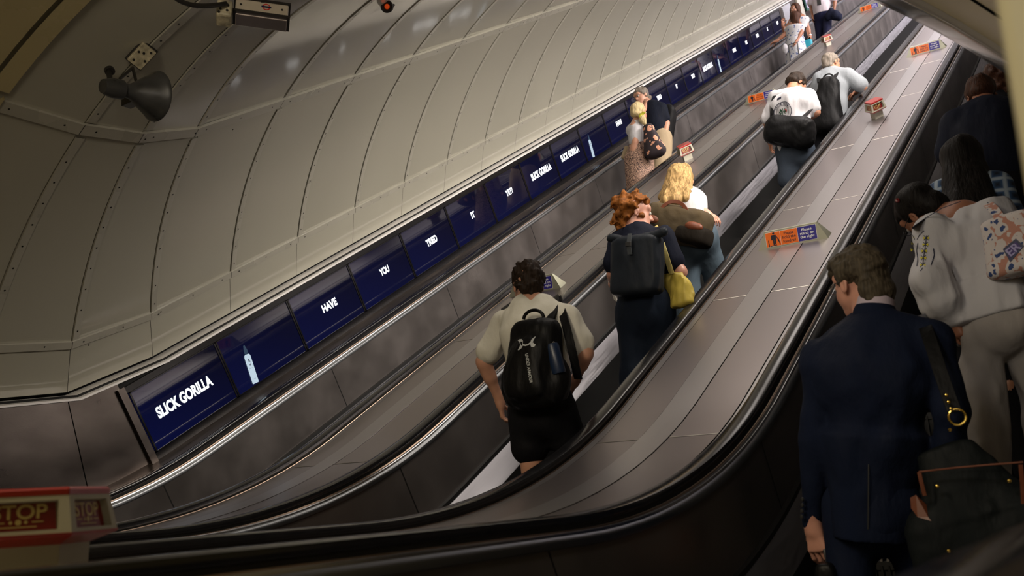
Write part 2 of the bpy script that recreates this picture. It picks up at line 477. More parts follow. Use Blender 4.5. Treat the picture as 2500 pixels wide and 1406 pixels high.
tag(mb.build('wall_left_steel', m_steel, None, smooth=False), kind='structure').name = 'trim_5'
mb = MB()
for k in range(-1, 34):
    mb.quad(F(k, -6.02, -1.3), F(k+1, -6.02, -1.3), F(k+1, -6.02, -2.0), F(k, -6.02, -2.0), 0)
tag(mb.build('wall_left_back', m_gap, None, smooth=False), kind='structure').name = 'trim_6'

# right side: the lining of the landing ends in a polished bull-nosed edge
def RV(th, y, r): return Vector((XC + r*math.cos(math.radians(th)), y, -.975 + CZ + r*math.sin(math.radians(th))))
ths = arc(68, 8, 30)
mb = MB()
mb.grid([[RV(t, -3, 3.545) for t in ths], [RV(t, 2.895, 3.545) for t in ths]], 0)
mb.grid([[RV(t, 2.91, 3.54) for t in ths], [RV(t, 3.235, 3.54) for t in ths]], 0)
tag(mb.build('wall_right', m_hall, None, angle=50), kind='structure')
m_nose = mat('bullnose_enamel', (.40, .36, .31), .16, .55, .6, .12, 3, .06, 2.2, coat=.4)
mb = MB()
prof = [(3.245, 3.56), (3.25, 3.53), (3.27, 3.522), (3.30, 3.52), (3.42, 3.525), (3.52, 3.53), (3.60, 3.55), (3.66, 3.585), (3.70, 3.64), (3.715, 3.72), (3.715, 4.1)]
mb.grid([[RV(t, y, r) for t in ths] for y, r in prof], 0)
tag(mb.build('trim_7', m_nose, None, angle=60), kind='structure')
mb = MB(); mb.grid([[RV(t, -3, 3.57) for t in ths], [RV(t, 3.5, 3.60) for t in ths]], 0)
tag(mb.build('trim_8', m_gap, None), kind='structure')
# inclined vault on the right, above the nearest escalator
mb = MB()
for k in range(3, KMAX):
    ths2 = arc(90, 12, 22); mb.grid([[V(k, t, 0, .004) for t in ths2], [V(k+1, t, .004) for t in ths2]], 0)
tag(mb.build('wall_right_incline', m_enamel, None, angle=50), kind='structure').name = 'vault_right'
# right-hand side wall of the incline below the vault
mb = MB()
mb.grid([[W(.36, 3.2, -1.0), W(.36, 3.2, -2.0)], [W(.36, S_TOP, -1.0), W(.36, S_TOP, -2.0)]], 0)
tag(mb.build('trim_9', m_steel, None), kind='structure')
# landing lining at the left, nearer than the incline rings, with dark joints
mb = MB(); g_ = MB()
hs = arc(112, 160, 24)
def HV(th, y, r=3.50): return Vector((XC + r*math.cos(math.radians(th)), y, -.975 + CZ + r*math.sin(math.radians(th))))
TJ = 118.0
for (a, b) in ((66, 118.2), (118.9, 160)):
    hs = arc(a, b, 22)
    mb.grid([[HV(t, 2.40) for t in hs], [HV(t, 2.50) for t in hs], [HV(t, 2.50, 3.53) for t in hs]], 0)
    mb.grid([[HV(t, -3) for t in hs], [HV(t, 2.375) for t in hs]], 0)
tag(mb.build('ceiling_landing', m_hall, None, angle=50), kind='structure').name = 'trim_10'
hs = arc(20, 160, 60)
mb = MB(); mb.grid([[HV(t, -3, 3.56) for t in hs], [HV(t, 2.48, 3.56) for t in hs]], 0)
tag(mb.build('trim_11', m_gap, None), kind='structure')
# floor of the landing, back wall, near jamb
mb = MB(); mb.box((-3.03, 0.0, -.1), 8, 7.6, .2); tag(mb.build('floor', m_floor, None, smooth=False), kind='structure')
mb = MB(); mb.box((-3.03, -3.1, 2), 8, .2, 4.4); tag(mb.build('wall_back', m_hall, None, smooth=False), kind='structure')
m_jamb = mat('jamb_cream', (.74, .68, .50), .45)
mb = MB(); mb.box((.130, .92, 1.55), .40, .24, 3.1); tag(mb.build('wall_jamb', m_jamb, None, smooth=False, bevel=.01), kind='structure').name = 'trim_12'
# end of the incline
mb = MB()
mb.quad(W(-7, S_TOP+1, 1.5), W(1, S_TOP+1, 1.5), W(1, S_TOP+1, -3.5), W(-7, S_TOP+1, -3.5), 0)
tag(mb.build('wall_far', mat('far_wall', (.6, .6, .62), .5), None, smooth=False), kind='structure').name = 'wall_end'

# ------------------------------------------------------------------ advertising screens
SD = Vector((0, C30, .5)); ND = Vector((0, -.5, C30)); XD = Vector((1, 0, 0))
R_SCR = frame(SD, ND)                  # x along the slope, y along the normal, z towards the escalators
def screen_mat():
    M, N, L, B = nt('screen_blue')
    tc = N.new('ShaderNodeTexCoord'); sx = N.new('ShaderNodeSeparateXYZ'); L.new(tc.outputs['Generated'], sx.inputs[0])
    cr = N.new('ShaderNodeValToRGB'); cr.color_ramp.elements[0].color = (.0022, .0038, .036, 1); cr.color_ramp.elements[1].color = (.0014, .0016, .008, 1)
    cr.color_ramp.elements[0].position = .1; cr.color_ramp.elements[1].position = .95
    L.new(sx.outputs[2], cr.inputs[0]); L.new(cr.outputs[0], B.inputs['Emission Color']); B.inputs['Emission Strength'].default_value = 1.0
    B.inputs['Base Color'].default_value = (.003, .003, .006, 1); B.inputs['Roughness'].default_value = .035; B.inputs['Specular IOR Level'].default_value = .40
    return M
m_screen = screen_mat()
m_glow = mat('screen_white', (.8, .8, .8), .4, emit=(.80, .90, 1), es=.95)
m_glow2 = mat('screen_bottle_white', (.1, .1, .1), .4, emit=(.62, .80, .95), es=.85)
m_ink = mat('screen_ink', (.01, .01, .02), .4, emit=(.01, .015, .05), es=.3)
m_bezel = mat('screen_bezel', (.006, .006, .007), .22)
def text_fit(body, width, height, R, loc, M, parent, bold=.035, name='lettering', extrude=.0012):
    o = text(body, name, 1, Matrix.Identity(3), Vector((0, 0, 0)), M, None, extrude=0, offset=bold)
    me = o.data; xs = [v.co.x for v in me.vertices]; ys = [v.co.y for v in me.vertices]
    cx, cy = (max(xs)+min(xs))/2, (max(ys)+min(ys))/2; kx = width/(max(xs)-min(xs)); ky = height/(max(ys)-min(ys))
    for v in me.vertices: v.co = ((v.co.x-cx)*kx, (v.co.y-cy)*ky, 0)
    o.matrix_world = Matrix.Translation(loc) @ R.to_4x4()
    if parent is not None: setpar(o, parent)
    return o
def bottle(parent, s0, n0, s1, n1, wd, x):
    """bottle picture on a screen from its foot (s0, n0) to its nozzle (s1, n1)"""
    a = Vector((s0, n0)); b = Vector((s1, n1)); d = (b-a).normalized(); p = Vector((-d.y, d.x)); L_ = (b-a).length
    def P(t, u, dx): q = a + d*t*L_ + p*u*wd/2; return W(x+dx, q.x, q.y)
    def poly(L2, dx, M, nm):
        mb = MB(); mb.add([P(t, u, dx) for t, u in L2], [tuple(range(len(L2)))]); return mb.build(nm, M, parent, smooth=False)
    poly([(0, .92), (0, -.92), (.03, -1), (.70, -1), (.745, -.85), (.765, -.6), (.765, .6), (.745, .85), (.70, 1), (.03, 1)], .003, m_glow2, 'bottle_picture')
    poly([(.77, -.55), (.86, -.6), (1.0, -.22), (1.0, .22), (.86, .6), (.77, .55)], .003, mat('screen_cap', (.02, .04, .07), .3, emit=(.012, .03, .06), es=1), 'cap_picture')
    mb = MB()      # plain oval outline mark and three thin lines of print
    for j in range(16):
        q0 = math.pi*2*j/16; q1 = math.pi*2*(j+1)/16
        if j in (3, 4, 11): continue
        mb.quad(*[P(.555 + .085*math.cos(q)*k, .36*math.sin(q)*k, .005) for q, k in ((q0, 1), (q1, 1), (q1, .78), (q0, .78))])
    for t in (.60, .57): mb.quad(P(t, .2, .005), P(t, -.25, .005), P(t-.012, -.25, .005), P(t-.012, .2, .005))
    for t, hw in ((.40, .62), (.12, .45)): mb.quad(P(t, hw, .005), P(t, -hw, .005), P(t-.004, -hw, .005), P(t-.004, hw, .005))
    mb.build('bottle_label_print', m_ink, parent, smooth=False)
WORDS = ['SLICK GORILLA', 'bottle', 'HAVE', 'YOU', 'TRIED', 'IT', 'YET?', 'SLICK GORILLA', 'SLICK GORILLA', 'bottle', 'HAVE', 'YOU', 'TRIED', 'IT', 'YET?', 'SLICK GORILLA', 'bottle', 'HAVE', 'YOU', 'TRIED', 'IT', 'YET?']
SLAB = {0: 'dark blue screen reading SLICK GORILLA, largest and lowest of the row',
 1: 'dark blue screen with the larger white spray bottle, second from the left end',
 2: 'dark blue screen reading HAVE, third from the left end of the row', 3: 'dark blue screen reading YOU, fourth from the left end of the row',
 4: 'dark blue screen reading TRIED, the larger of the two readable ones', 5: 'dark blue screen reading IT, sixth from the left end',
 6: 'dark blue screen reading YET? in the middle of the row', 7: 'dark blue screen reading SLICK GORILLA, just right of the YET? screen',
 8: 'dark blue screen reading SLICK GORILLA, directly left of the smaller bottle screen', 9: 'dark blue screen with the smaller white bottle, left of the blonde woman',
 10: 'dark blue screen reading HAVE in small letters, left of the man in glasses', 11: 'dark blue screen behind the head of the man in glasses',
 12: 'dark blue screen reading TRIED in small letters, right of the man in glasses', 13: 'small dark blue screen reading IT, two above the man in glasses',
 14: 'small dark blue screen reading YET? below the orange reflection', 15: 'small dark blue screen reading SLICK GORILLA near the far top end',
 16: 'small dark blue screen with a thin white bottle, near the top end', 17: 'tiny dark blue screen just below the reflected women in dresses',
 18: 'tiny dark blue screen left of the woman in the flowered dress', 19: 'tiny dark blue screen beside the raised hand of the brown-haired woman', 20: 'second tiny dark blue screen from the upper end of the row',
 21: 'uppermost tiny dark blue screen at the far end of the row'}
PITCH = .8456
for k, wd in enumerate(WORDS):
    s0 = S_SCR + PITCH*k + .017; s1 = S_SCR + PITCH*(k+1) - .017; xs = -5.990
    T = empty('digital_screen', W(xs, (s0+s1)/2, -1.62), SLAB[k], 'screen', 'digital advertising screens along the wall')
    mb = MB(); a, b = -1.392, -1.845
    mb.box(W(xs-.03, (s0+s1)/2, (a+b)/2), s1-s0, a-b, .058, R_SCR); mb.build('screen_panel', m_screen, T, smooth=False, loc=None)
    mb = MB()
    mb.box(W(xs+.001, (s0+s1)/2, a+.004), s1-s0+.03, .008, .006, R_SCR); mb.box(W(xs+.001, (s0+s1)/2, b-.004), s1-s0+.03, .008, .006, R_SCR)
    mb.box(W(xs+.001, s0-.007, (a+b)/2), .014, a-b+.016, .006, R_SCR); mb.box(W(xs+.001, s1+.007, (a+b)/2), .014, a-b+.016, .006, R_SCR)
    mb.build('screen_rim', m_bezel, T, smooth=False)
    sc_ = s0 + (.424 if k else .39)
    if wd == 'bottle': bottle(T, S_SCR+PITCH*k+.205, -1.835, S_SCR+PITCH*k+.243, -1.525, .066, xs+.001)
    else:
        wid = {'SLICK GORILLA': .545, 'HAVE': .20, 'YOU': .145, 'TRIED': .195, 'IT': .075, 'YET?': .165}[wd]
        text_fit(wd, wid, .088 if len(wd) > 6 else .072, R_SCR, W(xs+.003, sc_, -1.618), m_glow, T, bold=.05)
SB = empty('screen_surround', W(-6, 12, -1.6), 'long black surround that carries the whole row of blue screens', 'screen frame')
mb = MB()
for (a, b, xo) in ((-1.338, -1.382, -5.988), (-1.855, -1.912, -5.985)):
    mb.grid([[W(xo-.03, S_SCR-.03, a), W(xo, S_SCR-.03, a), W(xo, S_SCR-.03, b), W(xo-.03, S_SCR-.03, b)], [W(xo-.03, 22.62, a), W(xo, 22.62, a), W(xo, 22.62, b), W(xo-.03, 22.62, b)]], 0)
mb.build('surround_rail', m_bezel, SB, smooth=False)
mb = MB()
mb.box(W(-5.985, S_SCR-.045, -1.63), .055, .60, .02, R_SCR); mb.build('end_strip', m_steel, SB, smooth=False)
# steel wall that closes the row at its upper end
mb = MB(); mb.quad(W(-5.99, S_SCR+PITCH*22, -1.34), W(-5.99, S_TOP, -1.34), W(-5.99, S_TOP, -1.93), W(-5.99, S_SCR+PITCH*22, -1.93))
tag(mb.build('trim_13', m_steel, None, smooth=False), kind='structure')
for (sa, sb, na, nb, nm, Mt, lab, cat) in (
        (22.75, 23.45, -1.36, -1.80, 'bright_reflection_patch', mat('bright_steel', (.85, .86, .9), .3, .8), 'bright reflection patch of the steel wall, just above the last screen of the row', 'panel'),  # bright reflection on the wall, put in as a pale panel
        (24.15, 24.60, -1.00, -1.90, 'cream_post', m_enamel2, 'cream post on the left wall beyond the brown-haired woman', 'post')):
    T = empty(nm, W(-5.97, (sa+sb)/2, (na+nb)/2), lab, cat)
    mb = MB(); mb.box(W(-5.97, (sa+sb)/2, (na+nb)/2), sb-sa, na-nb, .05, R_SCR); mb.build('panel_body', Mt, T, smooth=False, bevel=.01)
T = empty('poster_frame', W(-5.95, 25.4, -1.3), 'pale lilac poster in a dark green frame, left of the man in the tie', 'poster')
mb = MB(); mb.box(W(-5.95, 25.45, -1.25), 1.30, 1.0, .03, R_SCR); mb.build('frame', mat('frame_green', (.02, .08, .06), .4), T, smooth=False)
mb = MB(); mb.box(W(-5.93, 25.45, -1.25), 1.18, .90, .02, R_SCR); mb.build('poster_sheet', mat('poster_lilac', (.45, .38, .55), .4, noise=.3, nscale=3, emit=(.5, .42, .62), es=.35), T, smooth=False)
# matching row assumed on the unseen right-hand wall, added for its blue light
for k in range(14):
    if k < 2: continue
    s0 = S_SCR + PITCH*k + .017; s1 = s0 + PITCH - .034
    T = empty('digital_screen', W(.34, (s0+s1)/2, -1.62), 'opposite row of blue screens, assumed on the unseen right wall for its blue light', 'screen', 'digital screens on the right wall')
    mb = MB(); mb.box(W(.345, (s0+s1)/2, -1.62), s1-s0, .45, .02, R_SCR)
    mb.build('screen_panel', mat('screen_blue_bright', (.01, .01, .02), .1, emit=(.05, .08, .42), es=2.2) if k == 2 else bpy.data.materials['screen_blue_bright'], T, smooth=False)
    wd = WORDS[k]
    if wd != 'bottle': text_fit(wd, .3, .075, frame(-SD, ND), W(.332, (s0+s1)/2, -1.618), m_glow, T, bold=.03)

# ------------------------------------------------------------------ signs and stop boxes on the decks
m_orange = mat('sign_orange', (.66, .125, .010), .35)
m_navy = mat('sign_navy', (.022, .016, .19), .35)
m_signsteel = mat('sign_steel', (.36, .36, .28), .42, .7, .5, .1, 8)
m_signlip = mat('sign_white_line', (.8, .78, .72), .4)
m_pict = mat('sign_black', (.01, .01, .02), .4)
def make_sign(label, x, s):
    """triangular notice holder standing on a deck; local x across, y up the slope, z along the normal"""
    T = empty('handrail_notice', W(x, s, HR_N-.040), label, 'sign', 'handrail and stand on the right notices')
    Rw = frame(XD, SD); O = W(x, s, HR_N-.040)
    P = lambda a, b, c: O + Rw @ Vector((a, b, c))
    hw, ht, h, d = .243, .183, .112, .045
    mb = MB()
    A, B, Cc, Dd = P(-hw, 0, 0), P(hw, 0, 0), P(ht, d, h), P(-ht, d, h)
    E1, F1, G1, H1 = P(-hw+.02, .11, 0), P(hw-.0, .11, 0), P(ht, d+.014, h), P(-ht, d+.014, h)
    mb.quad(A, B, Cc, Dd); mb.quad(Dd, Cc, G1, H1); mb.quad(B, F1, G1, Cc); mb.quad(F1, E1, H1, G1); mb.quad(E1, A, Dd, H1)
    mb.build('notice_body', m_signsteel, T, smooth=False, bevel=.0015)
    up = Vector((0, d, h)).normalized(); nr = Vector((0, -h, d)).normalized(); L_ = math.hypot(d, h)
    def Q(u, v, o=.0015): return P(u, 0, 0) + Rw @ (up*v*L_ + nr*o)
    Rt = frame(Rw @ Vector((1, 0, 0)), Rw @ up)
    u0, u1, u2, u3 = -.178, -.075, .045, .172; v0, v1 = .10, .90
    def rect(a, b, c, dd, M, nm, o):
        mb = MB(); mb.quad(Q(a, c, o), Q(b, c, o), Q(b, dd, o), Q(a, dd, o)); return mb.build(nm, M, T, smooth=False)
    rect(u0-.002, u3+.002, v0-.015, v1+.015, m_signlip, 'notice_border', .0010)
    rect(u0, u1-.001, v0, v1, m_orange, 'pictogram_plate', .0016); rect(u1+.001, u2-.001, v0, v1, m_orange, 'orange_plate', .0016); rect(u2+.001, u3, v0, v1, m_navy, 'navy_plate', .0016)
    text_fit('Please\nhold the\nhandrail', .092, .074, Rt, Q((u1+u2)/2, .5, .0022), m_pict, T, .008)
    text_fit('Please\nstand on\nthe right', .098, .074, Rt, Q((u2+u3)/2, .5, .0022), m_white, T, .008)
    mb = MB()     # the standing figure, the step and the two handrails
    c0 = u0 + .052
    def blob(L2): mb.add([Q(c0+a*.05, b, .0022) for a, b in L2], [tuple(range(len(L2)))])
    blob([(.16*math.cos(q)+.10, .83+.055*math.sin(q)) for q in [2*math.pi*j/12 for j in range(12)]])
    blob([(-.18, .74), (.38, .74), (.42, .66), (.36, .44), (-.12, .44), (-.2, .5)]); blob([(-.28, .70), (-.16, .74), (-.18, .46), (-.3, .46)])
    blob([(-.08, .45), (.12, .45), (.12, .17), (-.08, .17)]); blob([(.15, .45), (.36, .45), (.34, .19), (.14, .19)])
    blob([(.34, .72), (.42, .70), (.70, .50), (.78, .32), (.68, .32), (.58, .48)]); blob([(.66, .48), (.76, .48), (.92, .16), (.82, .14)])
    blob([(-.75, .45), (-.66, .50), (-.60, .12), (-.72, .10)]); blob([(-.50, .14), (.40, .17), (.40, .13), (-.50, .10)])
    mb.build('pictogram', m_pict, T, smooth=False)
    return T
make_sign('large orange and navy notice on the wide middle deck, nearest the camera', -2.01, 6.38)
make_sign('smaller orange and navy notice on the middle deck beneath the metal arch edge', -1.99, 13.72)
make_sign('orange and navy notice mostly hidden behind the dark hair of the backpack man', -4.10, 6.36)
make_sign('orange and navy notice left of the man in the palm tree shirt', -4.10, 13.40)
make_sign('farthest orange and navy notice at the very top of the left deck', -4.06, 22.05)

m_red = mat('stop_red', (.27, .012, .009), .32, coat=.3)
m_red2 = mat('stop_plate_red', (.14, .004, .006), .35)
m_scream = mat('stop_cream', (.33, .315, .245), .4)
m_gold = mat('stop_letter', (.46, .35, .13), .4)
def make_stop(label, x, s, flat=None):
    if flat is None: O = W(x, s, HR_N-.040); Rw = frame(XD, SD)
    else: O = Vector((x, flat, HR_Z-.040)); Rw = Matrix.Identity(3)
    T = empty('stop_box', O, label, 'stop button', 'emergency stop boxes on the decks')
    P = lambda a, b, c: O + Rw @ Vector((a, b, c))
    def ring(a, b, h): return [P(a, 0, h), P(0, b, h), P(-a, 0, h), P(0, -b, h)]
    def loft(levels, M, nm, cap=True, bev=.002):
        mb = MB(); rs = [ring(*l) for l in levels]; mb.grid(rs, 0, True)
        if cap: mb.add(rs[0], [(3, 2, 1, 0)]); mb.add(rs[-1], [(0, 1, 2, 3)])
        return mb.build(nm, M, T, smooth=False, bevel=bev)
    loft([(.060, .106, 0), (.062, .110, .068)], m_scream, 'pedestal')
    loft([(.064, .112, .062), (.104, .176, .080), (.106, .180, .086)], m_red, 'base_trim')
    loft([(.090, .156, .163), (.090, .156, .174), (.086, .150, .179)], m_red, 'cap')
    # body with a recessed window in each of the four faces
    lo, hi = ring(.1045, .177, .084), ring(.089, .154, .164)
    mb = MB()
    for i in range(4):
        a, b, c, d = lo[i], lo[(i+1) % 4], hi[(i+1) % 4], hi[i]
        def L2(u, v): return (a*(1-u)+b*u)*(1-v) + (d*(1-u)+c*u)*v
        nrm = (b-a).cross(d-a).normalized(); ctr = (a+b+c+d)/4
        if nrm.dot(ctr-O) < 0: nrm = -nrm
        o4 = [L2(.11, .12), L2(.89, .12), L2(.89, .86), L2(.11, .86)]; i4 = [p - nrm*.016 for p in [L2(.13, .14), L2(.87, .14), L2(.87, .84), L2(.13, .84)]]
        for j in range(4):
            f4 = [a, b, c, d]; k = (j+1) % 4
            mb.quad(f4[j], f4[k], o4[k], o4[j]); mb.quad(o4[j], o4[k], i4[k], i4[j])
        mb.quad(*i4)
        pm = MB(); q4 = [L2(.14, .15)-nrm*.014, L2(.86, .15)-nrm*.014, L2(.86, .84)-nrm*.014, L2(.14, .84)-nrm*.014]; pm.quad(*q4)
        pl = pm.build('stop_plate', m_red2, T, smooth=False)
        xd = (b-a).normalized()
        if xd.cross(d-a).dot(nrm) < 0: xd = -xd
        Rt = frame(xd, (d-a))
        text_fit('STOP', .104, .030, Rt, L2(.5, .62)-nrm*.0125, m_gold, pl, .02)
        dm = MB()
        for u_, r in ((-.014, .0035), (0, .006), (.014, .0035)):
            cc = L2(.5, .36) + xd*u_ - nrm*.0125; dm.add([cc + xd*r*math.cos(t) + Rt.col[1]*r*math.sin(t) for t in [j*math.pi/5 for j in range(10)]], [tuple(range(10))])
        for (u_, wv, v) in ((-.036, .022, .36), (.036, .022, .36), (0, .07, .24)):
            cc = L2(.5, v) + xd*u_ - nrm*.0125; dm.quad(cc - xd*wv/2 - Rt.col[1]*.001, cc + xd*wv/2 - Rt.col[1]*.001, cc + xd*wv/2 + Rt.col[1]*.001, cc - xd*wv/2 + Rt.col[1]*.001)
        dm.build('plate_symbol', m_gold, pl, smooth=False)
    mb.build('stop_body', m_scream, T, smooth=False)
    return T
make_stop('large blurred red and cream STOP box at the bottom left corner, nearest the camera', -2.030, 0, flat=1.206)
make_stop('small red-topped stop box standing alone on the wide middle deck', -2.04, 10.17)
make_stop('red-topped STOP box on the left deck, above the blonde hair', -4.17, 10.42)
make_stop('distant red-topped stop box on the left deck, below the man in white shirt', -4.06, 17.75)

# ------------------------------------------------------------------ fittings on the lining
m_horn = mat('horn_grey', (.055, .056, .058), .35, .3, .5, .3, 14)
m_hdark = mat('horn_dark', (.018, .016, .014), .5)
m_plate = mat('worn_cream_plate', (.48, .43, .30), .5, 0, .5, .5, 30)
def BZ(p0, p1, p2, p3, n=14): 
    p0, p1, p2, p3 = map(Vector, (p0, p1, p2, p3))
    return [p0*(1-t)**3 + p1*3*t*(1-t)**2 + p2*3*t*t*(1-t) + p3*t**3 for t in [i/n for i in range(n+1)]]
H = empty('horn_loudspeaker', PX(345, 140, -4.22), 'grey horn loudspeaker hanging from the cream lining at the upper left', 'loudspeaker')
hc = PX(312, 222, -4.14); hr = PX(380, 235, -3.98); ax = (hr-hc).normalized()
vw = ray(380, 235).normalized(); ax = ((ax - vw*ax.dot(vw)).normalized()*.82 + vw*.57).normalized()
mb = MB(); L_ = .235; b0 = hr - ax*L_
mb.lathe(b0, ax, [(-.055, .0), (-.055, .034), (-.01, .048), (.045, .048), (.055, .034), (.085, .036), (.115, .050), (.155, .076), (.195, .100), (.222, .117), (.232, .126), (.238, .127), (.236, .119), (.21, .094), (.16, .060), (.10, .036), (.05, .03)], 40)
mb.build('horn_bell', m_horn, H)
mb = MB(); mb.lathe(b0, ax, [(.02, .0), (.02, .030), (.13, .022), (.15, .012), (.15, 0)], 20); mb.build('horn_throat', m_hdark, H)
mb = MB(); bc = PX(321, 243, -4.05); mb.box(bc, .09, .06, .055, frame(ax.cross(Vector((0, 0, 1))), Vector((0, 0, 1)))); mb.build('connection_box', m_horn, H, smooth=False, bevel=.003)
mb = MB(); tp = PX(324, 165, -4.21)
for q in ((293, 192), (334, 205)):
    mb.tube([tp, PX(*q, -4.13)], .008, 8)
mb.build('bracket', m_hdark, H)
mb = MB(); mb.tube(BZ(PX(266, 172, -4.33), PX(268, 195, -4.30), PX(270, 218, -4.2), PX(296, 236, -4.12)), .014, 12)
mb.lathe(PX(266, 170, -4.335), Vector((.7, 0, -1)), [(0, .0), (0, .026), (.02, .026), (.02, 0)], 16); mb.build('cable_conduit', m_hdark, H)
def circle_n(px, py, k=3.53):
    d = ray(px, py); a = d.x**2 + 0; 
    # intersection with the inclined vault cylinder
    v = RM.T @ np.array([px-1250, 703-py, FPX]); A = v[0]**2+v[2]**2; B = -2*(v[0]*XC+v[2]*NC); C = XC**2+NC**2-k*k
    t = (-B+math.sqrt(B*B-4*A*C))/2/A; return W(v[0]*t, v[1]*t, v[2]*t)
JB = empty('junction_plate', PX(346, 136, -4.2), 'small worn cream junction plate above the horn loudspeaker', 'electrical box')
pc = PX(346, 136, -4.20); e1 = (PX(366, 128, -4.12)-pc).normalized(); nrm = ((Vector((XC, pc.y+.3, -.9+CZ))-pc).normalized()*.5 + (Vector((0, 0, CZ))-pc).normalized()*.8).normalized(); e1 = (e1 - nrm*e1.dot(nrm)).normalized()
Rj = frame(e1, nrm.cross(e1))
mb = MB(); mb.box(pc, .125, .085, .028, Rj); mb.build('plate', m_plate, JB, smooth=False, bevel=.004)
mb = MB(); mb.box(pc-Rj.col[2]*.012, .14, .10, .014, Rj); mb.build('backing', m_hdark, JB, smooth=False, bevel=.003)
mb = MB()
for a, b in ((-.04, .02), (.01, .028), (.045, -.02), (-.01, -.026), (.02, .005)): mb.lathe(pc+Rj @ Vector((a, b, .014)), Rj.col[2], [(0, .007), (.004, .006), (.004, 0)], 10)
mb.build('screws', m_hdark, JB)
# surveillance camera box with the roundel, its end box and its cable
K = empty('surveillance_camera', PX(610, 30, -3.55), 'boxy cream surveillance camera with a red and blue roundel at the top edge', 'camera')
ca, cb = PX(575, 12, -3.62), PX(704, 30, -3.45)
cax = (cb-ca).normalized(); 
# the housing: a long box seen from below and the side
dn_ = (PX(572, 30, -3.60)-PX(570, -14, -3.62)).normalized()
side = cax.cross(dn_).normalized(); dn_ = side.cross(cax).normalized()
if side.dot(Vector((0, 0, CZ))-ca) < 0: side = -side
Rk = frame(cax, -dn_)
Lk = (cb-ca).length; kc = (ca+cb)/2
hk = .072
mb = MB(); mb.box(kc - side*.04, Lk, hk, .10, Rk if Rk.col[2].dot(side) > 0 else frame(cax, -dn_)); mb.build('housing', mat('cctv_cream', (.50, .44, .35), .35, 0, .5, .15, 10), K, smooth=False, bevel=.006)
mb = MB(); mb.box(kc - side*.04 - dn_*(hk/2+.004), Lk+.02, .010, .115, Rk); mb.box(kc - side*.04 + dn_*(hk/2+.004), Lk+.02, .012, .112, Rk); mb.build('sun_shield', m_hdark, K, smooth=False)
mb = MB(); mb.box(kc - side*.045 + dn_*(hk/2+.014), Lk*.98, .012, .09, Rk); mb.build('underside', mat('cctv_under', (.62, .54, .52), .25, .9), K, smooth=False, bevel=.004)
rc = kc + side*.0125 - dn_*.004 + cax*.02
mb = MB()
for j in range(28):
    q0, q1 = 2*math.pi*j/28, 2*math.pi*(j+1)/28
    mb.quad(*[rc + cax*math.cos(q)*r + dn_*math.sin(q)*r for q, r in ((q0, .020), (q1, .020), (q1, .0145), (q0, .0145))])
mb.build('roundel_ring', mat('roundel_red', (.55, .02, .015), .35), K, smooth=False)
mb = MB(); rr = rc + side*.0008; mb.quad(rr - cax*.024 - dn_*.005, rr + cax*.024 - dn_*.005, rr + cax*.024 + dn_*.005, rr - cax*.024 + dn_*.005); mb.build('roundel_bar', mat('roundel_blue', (.01, .012, .06), .35), K, smooth=False)
mb = MB()
for u in (-.40, .38): mb.lathe(kc + side*.011 + cax*Lk*u, side, [(0, .006), (.003, .005), (.003, 0)], 10)
mb.build('housing_screws', m_hdark, K)
ec = PX(548, 26, -3.62)
mb = MB(); mb.box(ec - side*.02, .075, .10, .10, Rk); mb.build('end_box', m_plate, K, smooth=False, bevel=.012)
mb = MB()
for a, b in ((-.018, .015), (.014, .02), (.016, -.012), (-.01, -.02), (-.024, .036)): mb.lathe(ec + side*.031 + cax*a + dn_*b, side, [(0, .007), (.003, .006), (.003, 0)], 10)
mb.build('end_box_screws', m_hdark, K)
mb = MB(); mb.tube(BZ(PX(552, 9, -3.58), PX(500, 18, -3.58), PX(455, 18, -3.62), PX(425, -8, -3.60)), .012, 12); mb.build('cable', m_hdark, K)
mb = MB(); mb.tube([kc - dn_*.03, kc - dn_*.35 + Vector((-.05, 0, .1))], .014, 10); mb.build('mounting_arm', m_hdark, K)
# round signal lamp with an orange lens
G = empty('signal_lamp', PX(945, 15, -3.9), 'small round black lamp with an orange lens hanging near the top edge', 'lamp')
gc = PX(945, 16, -3.9); gv = (Vector((0, 0, CZ))-gc).normalized(); gv = (gv + Vector((-.1, -.2, 0))).normalized()
mb = MB(); mb.lathe(gc, gv, [(-.05, 0), (-.05, .026), (-.02, .040), (.01, .042), (.016, .038), (.010, .022), (0, .019), (0, 0)], 28); mb.build('lamp_housing', m_hdark, G)
mb = MB(); mb.lathe(gc+gv*.004, gv, [(-.002, .0175), (.006, .0155), (.010, .008), (.011, 0)], 20); mb.build('lens', mat('orange_lens', (.75, .09, .02), .2, emit=(.9, .09, .01), es=.35), G)
mb = MB(); mb.tube([gc + Vector((0, 0, .03)), PX(942, -6, -3.92), PX(938, -40, -3.95)], .007, 8); mb.tube([PX(948, -4, -3.92), PX(930, 7, -3.92)], .009, 8); mb.tube([PX(955, 18, -3.9), PX(962, 12, -3.9)], .008, 8); mb.build('lamp_bracket', m_hdark, G)
# bodies of the widened crown lamps and of the added haunch lamps
m_tube = mat('fluorescent_diffuser', (.8, .8, .8), .4, emit=(1, .93, .84), es=3.0)
for i, s in enumerate(LUM):
    T = empty('luminaire', W(-2.5, s, .40), 'unseen crown luminaires, widened into soft light panels, above the frame', 'light fitting', 'luminaires under the crown')
    mb = MB(); mb.box(W(-2.5, s, .42), 1.0, 3.1, .05, SLOPE_R); mb.build('luminaire_body', m_enamel2, T, smooth=False, bevel=.008)
    T = empty('haunch_fill_case', W(-.93, s+1, -.27), 'slim lamps on the right haunch, added to light the left wall, above the frame', 'light fitting', 'slim lamps on the right haunch')
    mb = MB(); mb.box(W(-.95, s+1, -.28), .36, 2.7, .05, aim(Vector((-1, 0, 0)) - NLD*.42, SLD)); mb.build('fill_case', m_enamel2, T, smooth=False, bevel=.008)

